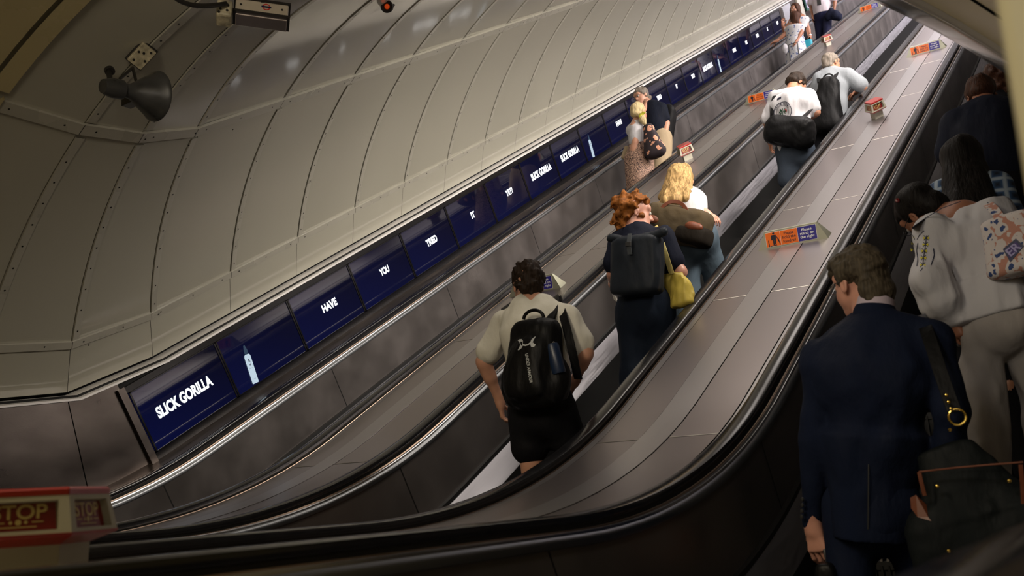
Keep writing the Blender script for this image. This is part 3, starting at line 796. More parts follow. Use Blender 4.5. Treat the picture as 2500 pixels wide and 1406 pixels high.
# ====================================================================== people and bags
def nets(f, org, h):
    s = f < 0; nx, ny, nz = f.shape
    acc = np.zeros((nx-1, ny-1, nz-1, 3), np.float32); cnt = np.zeros((nx-1, ny-1, nz-1), np.int16); edges = []
    for ax in range(3):
        sl0 = [slice(None)]*3; sl1 = [slice(None)]*3; sl0[ax] = slice(0, -1); sl1[ax] = slice(1, None)
        a, b = f[tuple(sl0)], f[tuple(sl1)]; msk = s[tuple(sl0)] != s[tuple(sl1)]
        idx = np.argwhere(msk)
        o1, o2 = [i for i in range(3) if i != ax]
        ok = (idx[:, o1] > 0) & (idx[:, o2] > 0) & (idx[:, o1] < f.shape[o1]-1) & (idx[:, o2] < f.shape[o2]-1)
        idx = idx[ok]
        va = a[tuple(idx.T)]; vb = b[tuple(idx.T)]; t = va/(va-vb)
        p = idx.astype(np.float32); p[:, ax] += t
        cells = []
        for d1, d2 in ((-1, -1), (0, -1), (0, 0), (-1, 0)):
            c = idx.copy(); c[:, o1] += d1; c[:, o2] += d2; cells.append(c)
            np.add.at(acc, tuple(c.T), p); np.add.at(cnt, tuple(c.T), 1)
        flip = (va < 0) ^ (ax == 1)
        edges.append((cells, flip))
    used = np.argwhere(cnt > 0); ids = -np.ones(cnt.shape, np.int64); ids[tuple(used.T)] = np.arange(len(used))
    V_ = acc[tuple(used.T)]/cnt[tuple(used.T)][:, None]*h + org
    F_ = []
    for cells, flip in edges:
        q = np.stack([ids[tuple(c.T)] for c in cells], 1)
        F_.append(np.where(flip[:, None], q, q[:, ::-1]))
    return V_, np.concatenate(F_)
_rng = np.random.RandomState(3); _LAT = _rng.rand(32, 32, 32).astype(np.float32)
def noise3(P):
    i = np.floor(P).astype(int); f = P - i; f = f*f*(3-2*f); r = 0
    for dx in (0, 1):
        for dy in (0, 1):
            for dz in (0, 1):
                w_ = (f[..., 0] if dx else 1-f[..., 0])*(f[..., 1] if dy else 1-f[..., 1])*(f[..., 2] if dz else 1-f[..., 2])
                r = r + w_*_LAT[(i[..., 0]+dx) % 32, (i[..., 1]+dy) % 32, (i[..., 2]+dz) % 32]
    return r*2-1
A3 = lambda v: np.array(v, np.float32)
class SDF:
    def __init__(s): s.p = []; s.sub = []; s.planes = []; s.disp = []
    def cap(s, a, b, r0, r1, k=.02): s.p.append(('cap', A3(a), A3(b), r0, r1, k)); return s
    def chain(s, pts, rs, k=.02):
        for i in range(len(pts)-1): s.cap(pts[i], pts[i+1], rs[i], rs[i+1], k)
        return s
    def slab(s, a, b, side, ab0, ab1, k=.03, e=2.0, end=None): s.p.append(('slab', A3(a), A3(b), A3(side), ab0, ab1, k, e, end)); return s
    def ell(s, c, R, abc, k=.02, sub=False): (s.sub if sub else s.p).append(('ell', A3(c), np.array(R, np.float32), A3(abc), k)); return s
    def box(s, c, R, half, r, k=.02, sub=False): (s.sub if sub else s.p).append(('box', A3(c), np.array(R, np.float32), A3(half), r, k)); return s
    def cut(s, p, n): s.planes.append((A3(p), A3(n))); return s       # removes the side n points to
    def fold(s, amp, scale, R=None): s.disp.append((amp, A3(scale), None if R is None else np.array(R, np.float32))); return s
    @staticmethod
    def bb(q):
        if q[0] == 'cap': r = max(q[3], q[4]); return np.minimum(q[1], q[2])-r, np.maximum(q[1], q[2])+r
        if q[0] == 'slab': r = max(*q[4], *q[5])*1.15; return np.minimum(q[1], q[2])-r, np.maximum(q[1], q[2])+r
        if q[0] == 'ell': r = q[3].max(); return q[1]-r, q[1]+r
        r = float(np.linalg.norm(q[3])); return q[1]-r, q[1]+r
    @staticmethod
    def ev(q, P):
        if q[0] == 'cap':
            d = q[2]-q[1]; L2 = max(1e-9, float(d@d)); t = np.clip(((P-q[1])@d)/L2, 0, 1)
            return np.linalg.norm(P - q[1] - t[..., None]*d, axis=-1) - (q[3] + (q[4]-q[3])*t)
        if q[0] == 'slab':
            _, a, b, side, ab0, ab1, k, e, end = q
            d = b-a; L = float(np.linalg.norm(d)); d = d/L; sd = side - d*(side@d); sd /= np.linalg.norm(sd); dp = np.cross(d, sd)
            r = P-a; w_ = r@d; t = np.clip(w_/L, 0, 1); A = ab0[0]+(ab1[0]-ab0[0])*t; B = ab0[1]+(ab1[1]-ab0[1])*t
            ov = np.maximum(np.maximum(-w_, w_-L), 0); C = end if end else np.minimum(A, B)
            kk = (np.abs(r@sd/A)**e + np.abs(r@dp/B)**e + np.abs(ov/C)**e)**(1/e)
            return (kk-1)*np.minimum(A, B)
        if q[0] == 'ell':
            r = (P-q[1])@q[2]; k0 = np.linalg.norm(r/q[3], axis=-1); k1 = np.linalg.norm(r/(q[3]**2), axis=-1)
            return k0*(k0-1)/np.maximum(k1, 1e-6)
        r = np.abs((P-q[1])@q[2]) - (q[3]-q[4]); 
        return np.linalg.norm(np.maximum(r, 0), axis=-1) + np.minimum(r.max(-1), 0) - q[4]
    def mesh(s, name, M, parent, h=.008, smooth_it=1, deci=None):
        bbs = [s.bb(q) for q in s.p]; pad = .03
        lo = np.min([b[0] for b in bbs], 0)-pad; hi = np.max([b[1] for b in bbs], 0)+pad
        n = np.ceil((hi-lo)/h).astype(int)+1
        f = np.full(n, .1, np.float32)
        ax = [lo[i]+h*np.arange(n[i], dtype=np.float32) for i in range(3)]
        for lst, sign in ((s.p, 1), (s.sub, -1)):
            for q in lst:
                k = q[5] if q[0] in ('cap', 'box') else (q[6] if q[0] == 'slab' else q[4])
                a, b = s.bb(q); a = a-.05-k; b = b+.05+k
                i0 = np.maximum(0, ((a-lo)/h).astype(int)); i1 = np.minimum(n, ((b-lo)/h).astype(int)+2)
                if (i1 <= i0).any(): continue
                G = np.stack(np.meshgrid(*[ax[i][i0[i]:i1[i]] for i in range(3)], indexing='ij'), -1)
                d = s.ev(q, G); S_ = tuple(slice(i0[i], i1[i]) for i in range(3)); g = f[S_]
                if sign < 0: d = -d; hh = np.clip(.5-.5*(d-g)/k, 0, 1); f[S_] = d*(1-hh)+g*hh + k*hh*(1-hh); continue
                hh = np.clip(.5+.5*(g-d)/k, 0, 1); f[S_] = d*hh+g*(1-hh) - k*hh*(1-hh)
        near = np.abs(f) < .045
        if s.disp:
            idx = np.argwhere(near); P = lo + idx*h
            for amp, sc, R in s.disp:
                Q = P if R is None else P@R
                f[tuple(idx.T)] += amp*1.5*noise3(Q*sc+7.3)
        for p, nn in s.planes:
            G = (ax[0][:, None, None]-p[0])*nn[0] + (ax[1][None, :, None]-p[1])*nn[1] + (ax[2][None, None, :]-p[2])*nn[2]
            f = np.maximum(f, G.astype(np.float32))
        V_, F_ = nets(f, lo, h)
        me = bpy.data.meshes.new(name); me.vertices.add(len(V_)); me.vertices.foreach_set('co', V_.astype(np.float32).ravel())
        me.loops.add(F_.size); me.loops.foreach_set('vertex_index', F_.ravel().astype(np.int32))
        me.polygons.add(len(F_)); me.polygons.foreach_set('loop_start', np.arange(0, F_.size, 4, dtype=np.int32))
        me.update(calc_edges=True); me.validate()
        me.polygons.foreach_set('use_smooth', [True]*len(me.polygons))
        for q in (M if isinstance(M, (list, tuple)) else [M]): me.materials.append(q)
        o = bpy.data.objects.new(name, me); COL.objects.link(o)
        if smooth_it:
            md = o.modifiers.new('smooth', 'SMOOTH'); md.factor = .5; md.iterations = smooth_it
        if parent is not None: setpar(o, parent)
        return o
def skin_mat(name, col):
    M = mat(name, col, .45, 0, .4, .12, 14); M.node_tree.nodes['Principled BSDF'].inputs['Subsurface Weight'].default_value = .08
    M.node_tree.nodes['Principled BSDF'].inputs['Subsurface Radius'].default_value = (.01, .004, .002); return M
def cloth(name, col, noise=.12, rough=.85, bump=.25, sc=14):
    M = mat(name, col, rough, 0, .12, noise, 6, bump, sc, stretch=((0, 0, 0), (1, 1, .38)))
    for n_ in M.node_tree.nodes:
        if n_.type == 'BUMP': n_.inputs['Distance'].default_value = .05
    return M
def hair_mat(name, col, sc=(90, 90, 7)):
    return mat(name, col, .58, 0, .14, .55, 1.0, .6, 1.0, stretch=((0, 0, 0), sc))
def vn(v): v = np.array(v, float); return v/np.linalg.norm(v)
class Head:
    def __init__(s, c, face, up=(0, 0, 1), k=1.0):
        s.c = np.array(c, float); y = vn(face); z = np.array(up, float); z = vn(z - y*(z@y)); x = np.cross(y, z); s.R = np.stack([x, y, z], 1); s.k = k
    def P(s, a, b, c): return s.c + s.R @ (np.array([a, b, c])*s.k)
    def prims(s, F, ears=True):
        k = s.k; E3 = lambda c, abc, kk=.02, sub=False: F.ell(s.P(*c), s.R, A3(abc)*k, kk, sub)
        E3((0, -.014, .038), (.075, .096, .086)); E3((0, .026, -.030), (.058, .068, .078)); E3((0, .060, -.092), (.026, .024, .022), .03)
        E3((.034, .045, -.03), (.026, .034, .040)); E3((-.034, .045, -.03), (.026, .034, .040)); E3((0, .078, .040), (.055, .02, .030), .02)
        E3((0, .082, -.058), (.024, .016, .014), .012)
        F.cap(s.P(0, .092, .012), s.P(0, .112, -.026), .008*k, .012*k, .012); F.cap(s.P(-.013, .098, -.030), s.P(.013, .098, -.030), .008*k, .008*k, .008)
        for q in (-1, 1):
            E3((q*.031, .098, .006), (.016, .010, .010), .008, True)
            if ears:
                E3((q*.078, -.008, -.008), (.008, .019, .031), .008); E3((q*.084, -.006, -.006), (.006, .010, .018), .006, True)
        for q in (-1, 1): E3((q*.031, .086, .005), (.0125, .0125, .0125), .004)
    def eyes(s, parent):
        mb = MB()
        for q in (-1, 1):
            c = Vector(s.P(q*.031, .0885, .005)); ax_ = Vector(s.R[:, 1])
            mb.lathe(c, ax_, [(-.004, .012), (.004, .0105), (.009, .006), (.0105, 0)], 14, 0); mb.lathe(c+ax_*.0085, ax_, [(0, .006), (.0022, .005), (.003, 0)], 12, 1)
        return mb.build('eyes', [bpy.data.materials['eye_white'], bpy.data.materials['eye_dark']], parent)
mat('eye_white', (.55, .52, .48), .3); mat('eye_dark', (.02, .012, .008), .2)
def hand(F, w_, d, palm, curl=.5, k=1.0, spread=.10, thumb_side=1, grip=False):
    """w_: wrist, d: towards the fingers, palm: direction the palm faces, thumb_side: +1/-1 along d x palm"""
    w_ = np.array(w_, float); d = vn(d); p = np.array(palm, float); p = vn(p - d*(p@d)); x = np.cross(d, p)*thumb_side
    P = lambda a, b, c: w_ + (x*a + d*b + p*c)*k
    F.slab(P(.0, .004, 0), P(0, .082, 0), x, (.027*k, .016*k), (.040*k, .013*k), .012, 2.6, end=.010*k)
    F.cap(P(0, -.03, 0), P(0, .02, 0), .026*k, .025*k, .02)
    L = [.072, .080, .074, .060]
    for i in range(4):
        base = P(.030-.020*i, .084 - abs(i-1)*.003, 0); a = 0.12+curl*.55; dirx = spread*(1.3-i)
        q = base
        for j, fr in enumerate((.45, .31, .24)):
            dd = d*math.cos(a) + p*math.sin(a) + x*dirx; dd = vn(dd)
            nq = q + dd*L[i]*fr*k; r = (.0090-.0010*j - (.001 if i == 3 else 0))*k
            F.cap(q, nq, r, r*.93, .004); q = nq; a += curl*1.05
    q = P(.024, .022, .006); aa = vn(x*.62 + d*.72 + p*(.35+curl*.3)); q1 = q + aa*.044*k; bb = vn(x*(.35-curl*.25) + d*.85 + p*(.35+curl*.5)); q2 = q1 + bb*.030*k; q3 = q2 + bb*.022*k
    F.cap(P(.014, .012, .003), q, .015*k, .014*k, .01); F.cap(q, q1, .0135*k, .0105*k, .006); F.cap(q1, q2, .0105*k, .0095*k, .004); F.cap(q2, q3, .0095*k, .0080*k, .004)
class Person:
    """joints are world points; L/R are the person's own left and right"""
    def __init__(s, label, J, build=1.0, skin=None, h=.008, vox=None):
        s.J = {k: np.array(v, float) for k, v in J.items()}; J = s.J; s.g = build; s.skin = skin
        J.setdefault('pel', None)
        s.side = vn(J['sR']-J['sL']); up = vn(J['nek']-J['pel']); s.up = up
        s.side = vn(s.side - up*(s.side@up)*.6); s.fwd = vn(np.cross(up, s.side)); s.h = h
        if 'hL' not in J: J['hL'] = J['pel'] - s.side*.085*build - up*.03; J['hR'] = J['pel'] + s.side*.085*build - up*.03
        foot = [J[k][2] for k in ('aL', 'aR')]
        a = (J['aL']+J['aR'])/2
        s.T = empty('person', (float(a[0]), float(a[1]), float(min(foot))-.08), label, 'person')
        s.H = Head(J['hed'], J.get('face', s.fwd), J.get('hup', (0, 0, 1)), J.get('hk', np.array(1.0)).item() if 'hk' in J else 1.0)
    def spine(s):
        J = s.J; pel, nek = J['pel'], J['nek']; b = J.get('bend', np.array(0.0)).item() if 'bend' in J else 0.
        wai = pel*.66+nek*.34 + s.fwd*b*.5; che = pel*.30+nek*.70 + s.fwd*b
        return pel, wai, che, nek
    def torso(s, F, o=0., sc=1.0, top=True, hips=True, belly=0.):
        pel, wai, che, nek = s.spine(); g = s.g*sc; S = s.side
        if hips: F.slab(pel - s.up*.05, wai, S, (.148*g+o, .102*g+o), (.130*g+o+belly*.6, .094*g+o+belly), .07)
        F.slab(wai, che, S, (.130*g+o+belly*.6, .094*g+o+belly), (.152*g+o, .106*g+o), .07)
        if top:
            F.slab(che, che*.25+nek*.75, S, (.152*g+o, .106*g+o), (.112*g+o, .070*g+o), .07)
            for q in ('sL', 'sR'):
                sh = s.J[q]; F.cap(che*.42+nek*.58, sh, .066*g+o, .048*g+o, .04)
                F.cap(nek + (sh-nek)*.15 , sh - s.up*.01, .034*g+o, .040*g+o, .04)
    def arm(s, F, q, o=0., t=1.0, r=(.045, .039, .026), start=0.):
        J = s.J; a, b, c = J['s'+q], J['e'+q], J['w'+q]; r0, r1, r2 = [v*s.g**.5+o for v in r]
        if t <= 1: F.cap(a + (b-a)*start, a+(b-a)*t, r0, r0+(r1-r0)*t, .03)
        else:
            F.cap(a, b, r0, r1, .03); tt = t-1; F.cap(b, b+(c-b)*tt, r1, r1+(r2-r1)*tt, .025)
            if tt > .6: F.cap(b+(c-b)*.1, b+(c-b)*.4, r1*1.02, r1*.97, .02)
    def leg(s, F, q, o=0., t=2.0, r=(.085, .056, .036)):
        J = s.J; a, b, c = J['h'+q], J['k'+q], J['a'+q]; r0, r1, r2 = [v*s.g+o for v in r]
        if t <= 1: F.cap(a, a+(b-a)*t, r0, r0+(r1-r0)*t, .04)
        else:
            F.cap(a, b, r0, r1, .04); tt = t-1; e = b+(c-b)*tt; F.cap(b, e, r1, r1+(r2-r1)*tt, .03)
            if tt > .8 and o < .01: F.cap(b+(c-b)*.18-s.fwd*.02, b+(c-b)*.45-s.fwd*.012, r1*.9, r1*.75, .03)
    def foot(s, F, q, k=1.0, fw=None):
        a = s.J['a'+q]; f = s.fwd.copy() if fw is None else np.array(fw, float); f[2] = 0; f = vn(f); z = A3((0, 0, -1))
        F.cap(a + z*.035 - f*.045, a + z*.045 + f*.05, .034*k, .036*k, .02); F.cap(a + z*.045+f*.05, a + z*.052 + f*.135, .036*k, .026*k, .02)
    def body(s, hands=('L', 'R'), hp=None, ears=True, neck=.054):
        F = SDF(); J = s.J; s.H.prims(F, ears)
        F.cap(s.H.P(0, -.022, -.045), J['nek'] + s.up*.0, neck, neck*1.12, .02)
        s.torso(F, -.012)
        for q in 'LR':
            s.arm(F, q, -.002, 2.0); s.leg(F, q, -.006); s.foot(F, q, .9)
            hv = (hp or {}).get(q)
            if hv: hand(F, J['w'+q], *hv[:2], **hv[2])
            else: hand(F, J['w'+q], J['w'+q]-J['e'+q], -s.side if q == 'R' else s.side, curl=.45, thumb_side=(1 if q == 'R' else -1))
        return F.mesh('body', s.skin, s.T, s.h)
    def shoes(s, M, fw=None, k=1.12):
        for q in 'LR':
            F = SDF(); s.foot(F, q, k, fw); a = s.J['a'+q]; F.cut(a+A3((0, 0, -.082)), (0, 0, -1)); F.mesh('shoe', M, s.T, s.h)
def J_(px, py, y): return tuple(PY(px, py, y))
def legs_to(J, yl, yr, pel=None, spread=.09, kb=.04, fwdy=1, xo=0, side=(1, 0, 0)):
    """stand the person on the treads at depth yl and yr"""
    p = np.array(J['pel'], float); sd = np.array(side, float)
    for q, yy, sg in (('L', yl, -1), ('R', yr, 1)):
        a = p + sd*sg*spread; a[0] += xo; a[1] = yy; k_ = max(0, math.floor((yy-Y_NOSE0)/.4)); a[2] = tread_z(Y_NOSE0+.4*k_) + .088
        h_ = p + sd*sg*spread*.9; kn = (h_*.5+a*.5) + np.array([0, kb*fwdy, .02]); J['a'+q] = tuple(a); J['k'+q] = tuple(kn)
def ribbon(pts, width, M, name, parent, nrm, thick=.006, n=None):
    pts = [Vector(p) for p in pts]; mb = MB(); rows = []
    for i, p in enumerate(pts):
        t = (pts[min(i+1, len(pts)-1)]-pts[max(0, i-1)]).normalized(); nn = Vector(nrm[i] if isinstance(nrm, list) else nrm); nn = (nn - t*nn.dot(t)).normalized(); sd = t.cross(nn)*width/2
        rows.append([p-sd-nn*thick/2, p+sd-nn*thick/2, p+sd+nn*thick/2, p-sd+nn*thick/2])
    mb.grid(rows, 0, True); mb.add(rows[0], [(3, 2, 1, 0)]); mb.add(rows[-1], [(0, 1, 2, 3)])
    return mb.build(name, M, parent, angle=30, bevel=.0015)
def bez(*p, n=10): return BZ(*p, n=n)
def glasses(H, parent, M, r=.019):
    mb = MB(); 
    for q in (-1, 1):
        c = Vector(H.P(q*.031, .108, .004)); u = Vector(H.R[:, 0]); v = Vector(H.R[:, 2])
        pts = [c + u*r*1.2*math.cos(t) + v*r*.85*math.sin(t) for t in [2*math.pi*j/16 for j in range(17)]]
        mb.tube(pts, .0018, 6, cap=False); mb.tube([Vector(H.P(q*.054, .106, .008)), Vector(H.P(q*.079, .06, .008)), Vector(H.P(q*.083, -.005, .012))], .0018, 6)
    mb.tube([Vector(H.P(-.009, .110, .008)), Vector(H.P(.009, .110, .008))], .0018, 6)
    return mb.build('glasses', M, parent)
def joints(y0, pts, feet, face, **kw):
    J = {k: J_(a, b, y0+c) for k, (a, b, c) in pts.items()}
    lg = {k: kw.pop(k) for k in ('spread', 'kb', 'fwdy', 'xo', 'side') if k in kw}
    legs_to(J, feet[0], feet[1], **lg)
    for k, v in pts.items(): J[k] = J_(v[0], v[1], y0+v[2])
    J['face'] = face; J.update(kw); return J
s_light = skin_mat('skin_light', (.52, .27, .18)); s_pink = skin_mat('skin_pink', (.58, .29, .21)); s_tan = skin_mat('skin_tan', (.42, .20, .12)); s_brown = skin_mat('skin_brown', (.20, .085, .045)); s_dark = skin_mat('skin_deep_tan', (.30, .13, .075))
h_black = hair_mat('hair_black', (.010, .008, .007)); h_dkbrown = hair_mat('hair_dark_brown', (.022, .013, .008)); h_grey = hair_mat('hair_grey', (.20, .17, .14)); h_suit = hair_mat('hair_grey_brown', (.075, .060, .040))
h_blonde = hair_mat('hair_blonde', (.36, .23, .095)); h_paleblonde = hair_mat('hair_pale_blonde', (.56, .44, .24)); h_ginger = hair_mat('hair_ginger', (.23, .078, .014), (38, 38, 38)); h_brown = hair_mat('hair_brown', (.055, .022, .012))
c_cream = cloth('tee_cream', (.66, .64, .56)); c_blackn = cloth('black_nylon', (.006, .006, .0065), .2, .5); c_blackc = cloth('black_cotton', (.007, .007, .009)); c_navy = cloth('navy_cloth', (.008, .010, .020))
c_suit = cloth('suit_navy', (.0065, .0105, .027), .08, .8, .12, 60); c_white = cloth('white_cotton', (.54, .53, .55), .06, .8, .3, 10); c_slate = cloth('slate_shorts', (.045, .058, .080)); c_grey = cloth('grey_tee', (.24, .26, .28))
c_pinkwhite = cloth('shirt_pinkish_white', (.46, .41, .43)); c_beige = cloth('beige_cotton', (.36, .28, .18)); c_trouser = cloth('taupe_trousers', (.36, .33, .31), .1, .55, .25, 12); c_jeans = cloth('light_jeans', (.075, .105, .135), .25)
m_sole = mat('shoe_dark', (.02, .02, .02), .5); m_shoew = mat('shoe_white', (.5, .5, .48), .5); m_gold2 = mat('brass', (.75, .52, .12), .2, 1); m_leather = mat('tan_leather', (.13, .036, .015), .4, 0, .4, .15, 20)

# ---------------------------------------------------------------- man with the black backpack
y0 = 4.35
J = joints(y0, dict(pel=(1322, 990, 0), nek=(1300, 738, 0), hed=(1289, 698, .03), sL=(1232, 788, 0), sR=(1384, 776, 0), eL=(1180, 882, -.04), wL=(1221, 980, .08),
                    eR=(1430, 862, .02), wR=(1404, 930, .22)), (4.32, 4.62), (-.72, .68, -.05), spread=.10, bend=-.03)
P = Person('man in cream t-shirt and black shorts wearing the black backpack, riding up', J, 1.0, s_light, .007)
B = P.body(hp={'L': ((-.05, .25, -1), (.8, .5, 0), dict(curl=.75, thumb_side=-1))})
F = SDF(); P.torso(F, .014, belly=.012); 
for q in 'LR': P.arm(F, q, .024, .72, r=(.044, .050, .03))
F.fold(.010, (10, 10, 4)).fold(.005, (26, 26, 9)); pel = P.J['pel']; F.cut(pel - P.up*.02, -P.up); F.mesh('t_shirt', c_cream, P.T, .008)
F = SDF()
F.slab(P.J['pel']+P.up*.04, P.J['pel']-P.up*.06, P.side, (.168, .125), (.170, .128), .04)
for q in 'LR': P.leg(F, q, .020, .40, r=(.085, .080, .06))
F.fold(.006, (8, 8, 5)); F.mesh('shorts', c_blackc, P.T, .008); P.shoes(m_sole)
H = P.H; F = SDF(); F.ell(H.P(0, -.014, .045), H.R, (.087, .108, .094)); F.ell(H.P(.012, .045, .095), H.R, (.060, .055, .040)); F.ell(H.P(0, -.075, -.02), H.R, (.066, .048, .060))
F.box(H.P(0, .115, -.035), H.R, (.12, .075, .090), .03, .012, True); F.box(H.P(0, .03, -.075), H.R, (.12, .085, .06), .02, .015, True); F.ell(H.P(.088, -.004, -.02), H.R, (.022, .026, .030), .008, True); F.ell(H.P(-.088, -.004, -.02), H.R, (.022, .026, .030), .008, True)
F.fold(.009, (30, 30, 30)).fold(.004, (75, 75, 75)); F.mesh('hair', h_dkbrown, P.T, .006); H.eyes(P.T)
# orange lettering of the t-shirt between the straps
# backpack
def backpack(label, y, corners, depth, M, name='backpack', tiltk=0):
    """corners: image points top-left, top-right, bottom-right, bottom-left of the back panel at depth y"""
    c = [np.array(PY(*q, y)) for q in corners]; ctr = sum(c)/4; xd = vn((c[1]+c[2])-(c[0]+c[3])); zd = (c[0]+c[1])-(c[2]+c[3]); zd = vn(zd - xd*(zd@xd)); yd = np.cross(zd, xd)
    T = empty(name, tuple(ctr), label, 'backpack' if 'backpack' in name else 'bag')
    return T, ctr, np.stack([xd, yd, zd], 1), np.linalg.norm((c[1]+c[2])-(c[0]+c[3]))/4, np.linalg.norm((c[0]+c[1])-(c[2]+c[3]))/4
T, c, R_, hw, hh = backpack('black sports backpack with a grey emblem and a blue bottle in its side pocket', y0-.20, [(1243, 782), (1352, 776), (1378, 985), (1240, 990)], .1, c_blackn)
Q = lambda a, b, d: c + R_ @ np.array([a, b, d])
F = SDF()
F.slab(Q(0, .02, -hh+.075), Q(.0, .02, hh-.10), R_[:, 0], (hw*1.04, .085), (hw*.90, .080), .03, 3.2, end=.10)
F.slab(Q(.0, -.055, -hh+.10), Q(0, -.045, hh*.15), R_[:, 0], (hw*.80, .065), (hw*.70, .055), .03, 3, end=.08)
F.ell(Q(hw*1.0, .02, -hh*.45), R_, (.045, .06, .10), .03); F.ell(Q(-hw*1.0, .02, -hh*.45), R_, (.035, .06, .10), .03)
F.fold(.005, (10, 10, 6)).fold(.002, (40, 40, 14)); F.mesh('pack_body', c_blackn, T, .007)
mb = MB(); mb.tube([Q(-.045+.0*i, .02, 0) for i in range(0)] or [Vector(Q(-.055*math.cos(t)*1.1, .0, hh+.0+.045*math.sin(t))) for t in [math.pi*j/12 for j in range(13)]], .009, 8); mb.build('grab_handle', c_blackn, T)
for nm, pts in (('strap', [(1262, 800, -.13), (1245, 782, -.10), (1232, 762, -.02), (1236, 748, .09)]), ('strap', [(1335, 790, -.13), (1347, 768, -.10), (1357, 742, -.03), (1352, 728, .08)])):
    ribbon(bez(*[J_(a, b, y0+d) for a, b, d in pts]), .062, c_blackn, nm, T, (0, -1, .55), .014)
ribbon(bez(J_(1362, 728, y0+.05), J_(1378, 770, y0-.13), J_(1395, 850, y0-.17), J_(1412, 925, y0-.04)), .045, c_blackn, 'shoulder_strap', T, (.15, -1, .1), .008)
for px, py, w2, M_, nm in ((1346, 832, .022, m_signlip, 'bottle_cap'),):
    mb = MB(); a = Vector(J_(1347, 838, y0-.22)); b = Vector(J_(1359, 886, y0-.22)); ax_ = (b-a).normalized()
    mb.lathe(a, ax_, [(-.022, 0), (-.022, .018), (.004, .020), (.004, 0)], 18); mb.build('bottle_cap', mat('bottle_steel', (.6, .58, .56), .25, .9), T)
    mb = MB(); mb.lathe(a, ax_, [(.004, .0), (.006, .030), (.02, .034), (.15, .035), (.16, .03), (.16, 0)], 20); mb.build('bottle', mat('bottle_navy', (.010, .022, .055), .35), T)
m_logo = mat('emblem_grey', (.42, .44, .44), .5)
def flat_print(polys, Pf, M, name, parent, thick=0):
    mb = MB()
    for L2 in polys: mb.add([Pf(a, b) for a, b in L2], [tuple(range(len(L2)))])
    return mb.build(name, M, parent, smooth=False)
def shrink(o, target, off=.0015):
    """lay a print onto the surface of a garment by casting rays along its normal"""
    return o
from mathutils.bvhtree import BVHTree
def drape(o, target, direction, off=.002, sub=0):
    dg = bpy.context.evaluated_depsgraph_get(); bpy.context.view_layer.update()
    te = target.evaluated_get(dg); bv = BVHTree.FromObject(te, dg)
    d = Vector(direction).normalized(); mi = target.matrix_world.inverted(); mo = o.matrix_world.copy(); moi = mo.inverted()
    for v in o.data.vertices:
        p = mo @ v.co; h = bv.ray_cast(mi @ (p - d*.4), mi.to_3x3() @ d)
        if h[0] is not None: v.co = moi @ (target.matrix_world @ h[0] - d*off)
def ring_poly(r0, r1, n=28, a0=0, a1=2*math.pi, cx=0, cy=0):
    L_ = []
    for j in range(n):
        p, q = a0+(a1-a0)*j/n, a0+(a1-a0)*(j+1)/n
        L_.append([(cx+r0*math.cos(p), cy+r0*math.sin(p)), (cx+r0*math.cos(q), cy+r0*math.sin(q)), (cx+r1*math.cos(q), cy+r1*math.sin(q)), (cx+r1*math.cos(p), cy+r1*math.sin(p))])
    return L_
body_ = [o for o in T.children if o.name.startswith('pack_body')][0]
# two opposed arcs crossed by a low bar: the grey emblem
Pe = lambda a, b: Vector(J_(1286+a*23, 838-a*4-b*19, y0-.45))
em = [[(-1, .62), (-.82, .72), (-.55, .70), (-.42, .45), (-.42, -.05), (-.50, -.42), (-.72, -.68), (-1, -.72), (-.80, -.30), (-.72, -.02), (-.80, .30)],
      [(1, .72), (.80, .66), (.52, .42), (.40, .10), (.40, -.30), (.50, -.62), (.78, -.66), (1.02, -.40), (.80, -.22), (.66, .02), (.78, .34)],
      [(-.45, .02), (-.45, -.22), (-.15, -.34), (.15, -.30), (.42, -.10), (.42, .12), (.15, -.10), (-.15, -.14)]]
o = flat_print(em, Pe, m_logo, 'emblem', T); drape(o, body_, tuple(ray(1286, 838)), .004)
a = Vector(J_(1285, 862, y0-.45)); b = Vector(J_(1297, 936, y0-.45)); o = text_fit('UNDER ARMOUR', (b-a).length, .016, frame(b-a, Vector((.9, .3, 0))), (a+b)/2, m_logo, T, .02); drape(o, body_, tuple(ray(1291, 900)), .003)

# ---------------------------------------------------------------- woman with curly ginger hair
y0 = 5.65
J = joints(y0, dict(pel=(1573, 742, 0), nek=(1553, 560, 0), hed=(1552, 523, .02), sL=(1510, 588, 0), sR=(1614, 580, 0), eL=(1497, 668, -.02), wL=(1499, 698, .15),
                    eR=(1662, 664, .02), wR=(1640, 672, .24)), (5.55, 5.75), (.78, .60, -.15), spread=.10)
P = Person('woman with ginger curly hair in a bun, navy top and wide navy trousers', J, 1.04, s_pink, .008)
P.body(hp={'L': ((.0, 1, -.3), (.9, 0, -.3), dict(curl=.7, thumb_side=-1))})
F = SDF(); P.torso(F, .014); 
for q in 'LR': P.arm(F, q, .022, .68, r=(.048, .050, .03))
F.fold(.010, (10, 10, 4)).fold(.005, (26, 26, 9)); F.cut(P.J['pel']-P.up*.03, -P.up); F.mesh('navy_top', c_navy, P.T, .009)
F = SDF(); F.slab(P.J['pel']+P.up*.10, P.J['pel']-P.up*.08, P.side, (.150, .12), (.185, .145), .05)
for q in 'LR': F.chain([P.J['h'+q], P.J['k'+q], P.J['a'+q]+A3((0, 0, -.03))], [.105, .100, .125], .05)
F.fold(.012, (9, 9, 2.5)).fold(.005, (22, 22, 4)); F.mesh('wide_trousers', cloth('navy_trousers', (.012, .018, .032)), P.T, .009); P.shoes(m_sole)
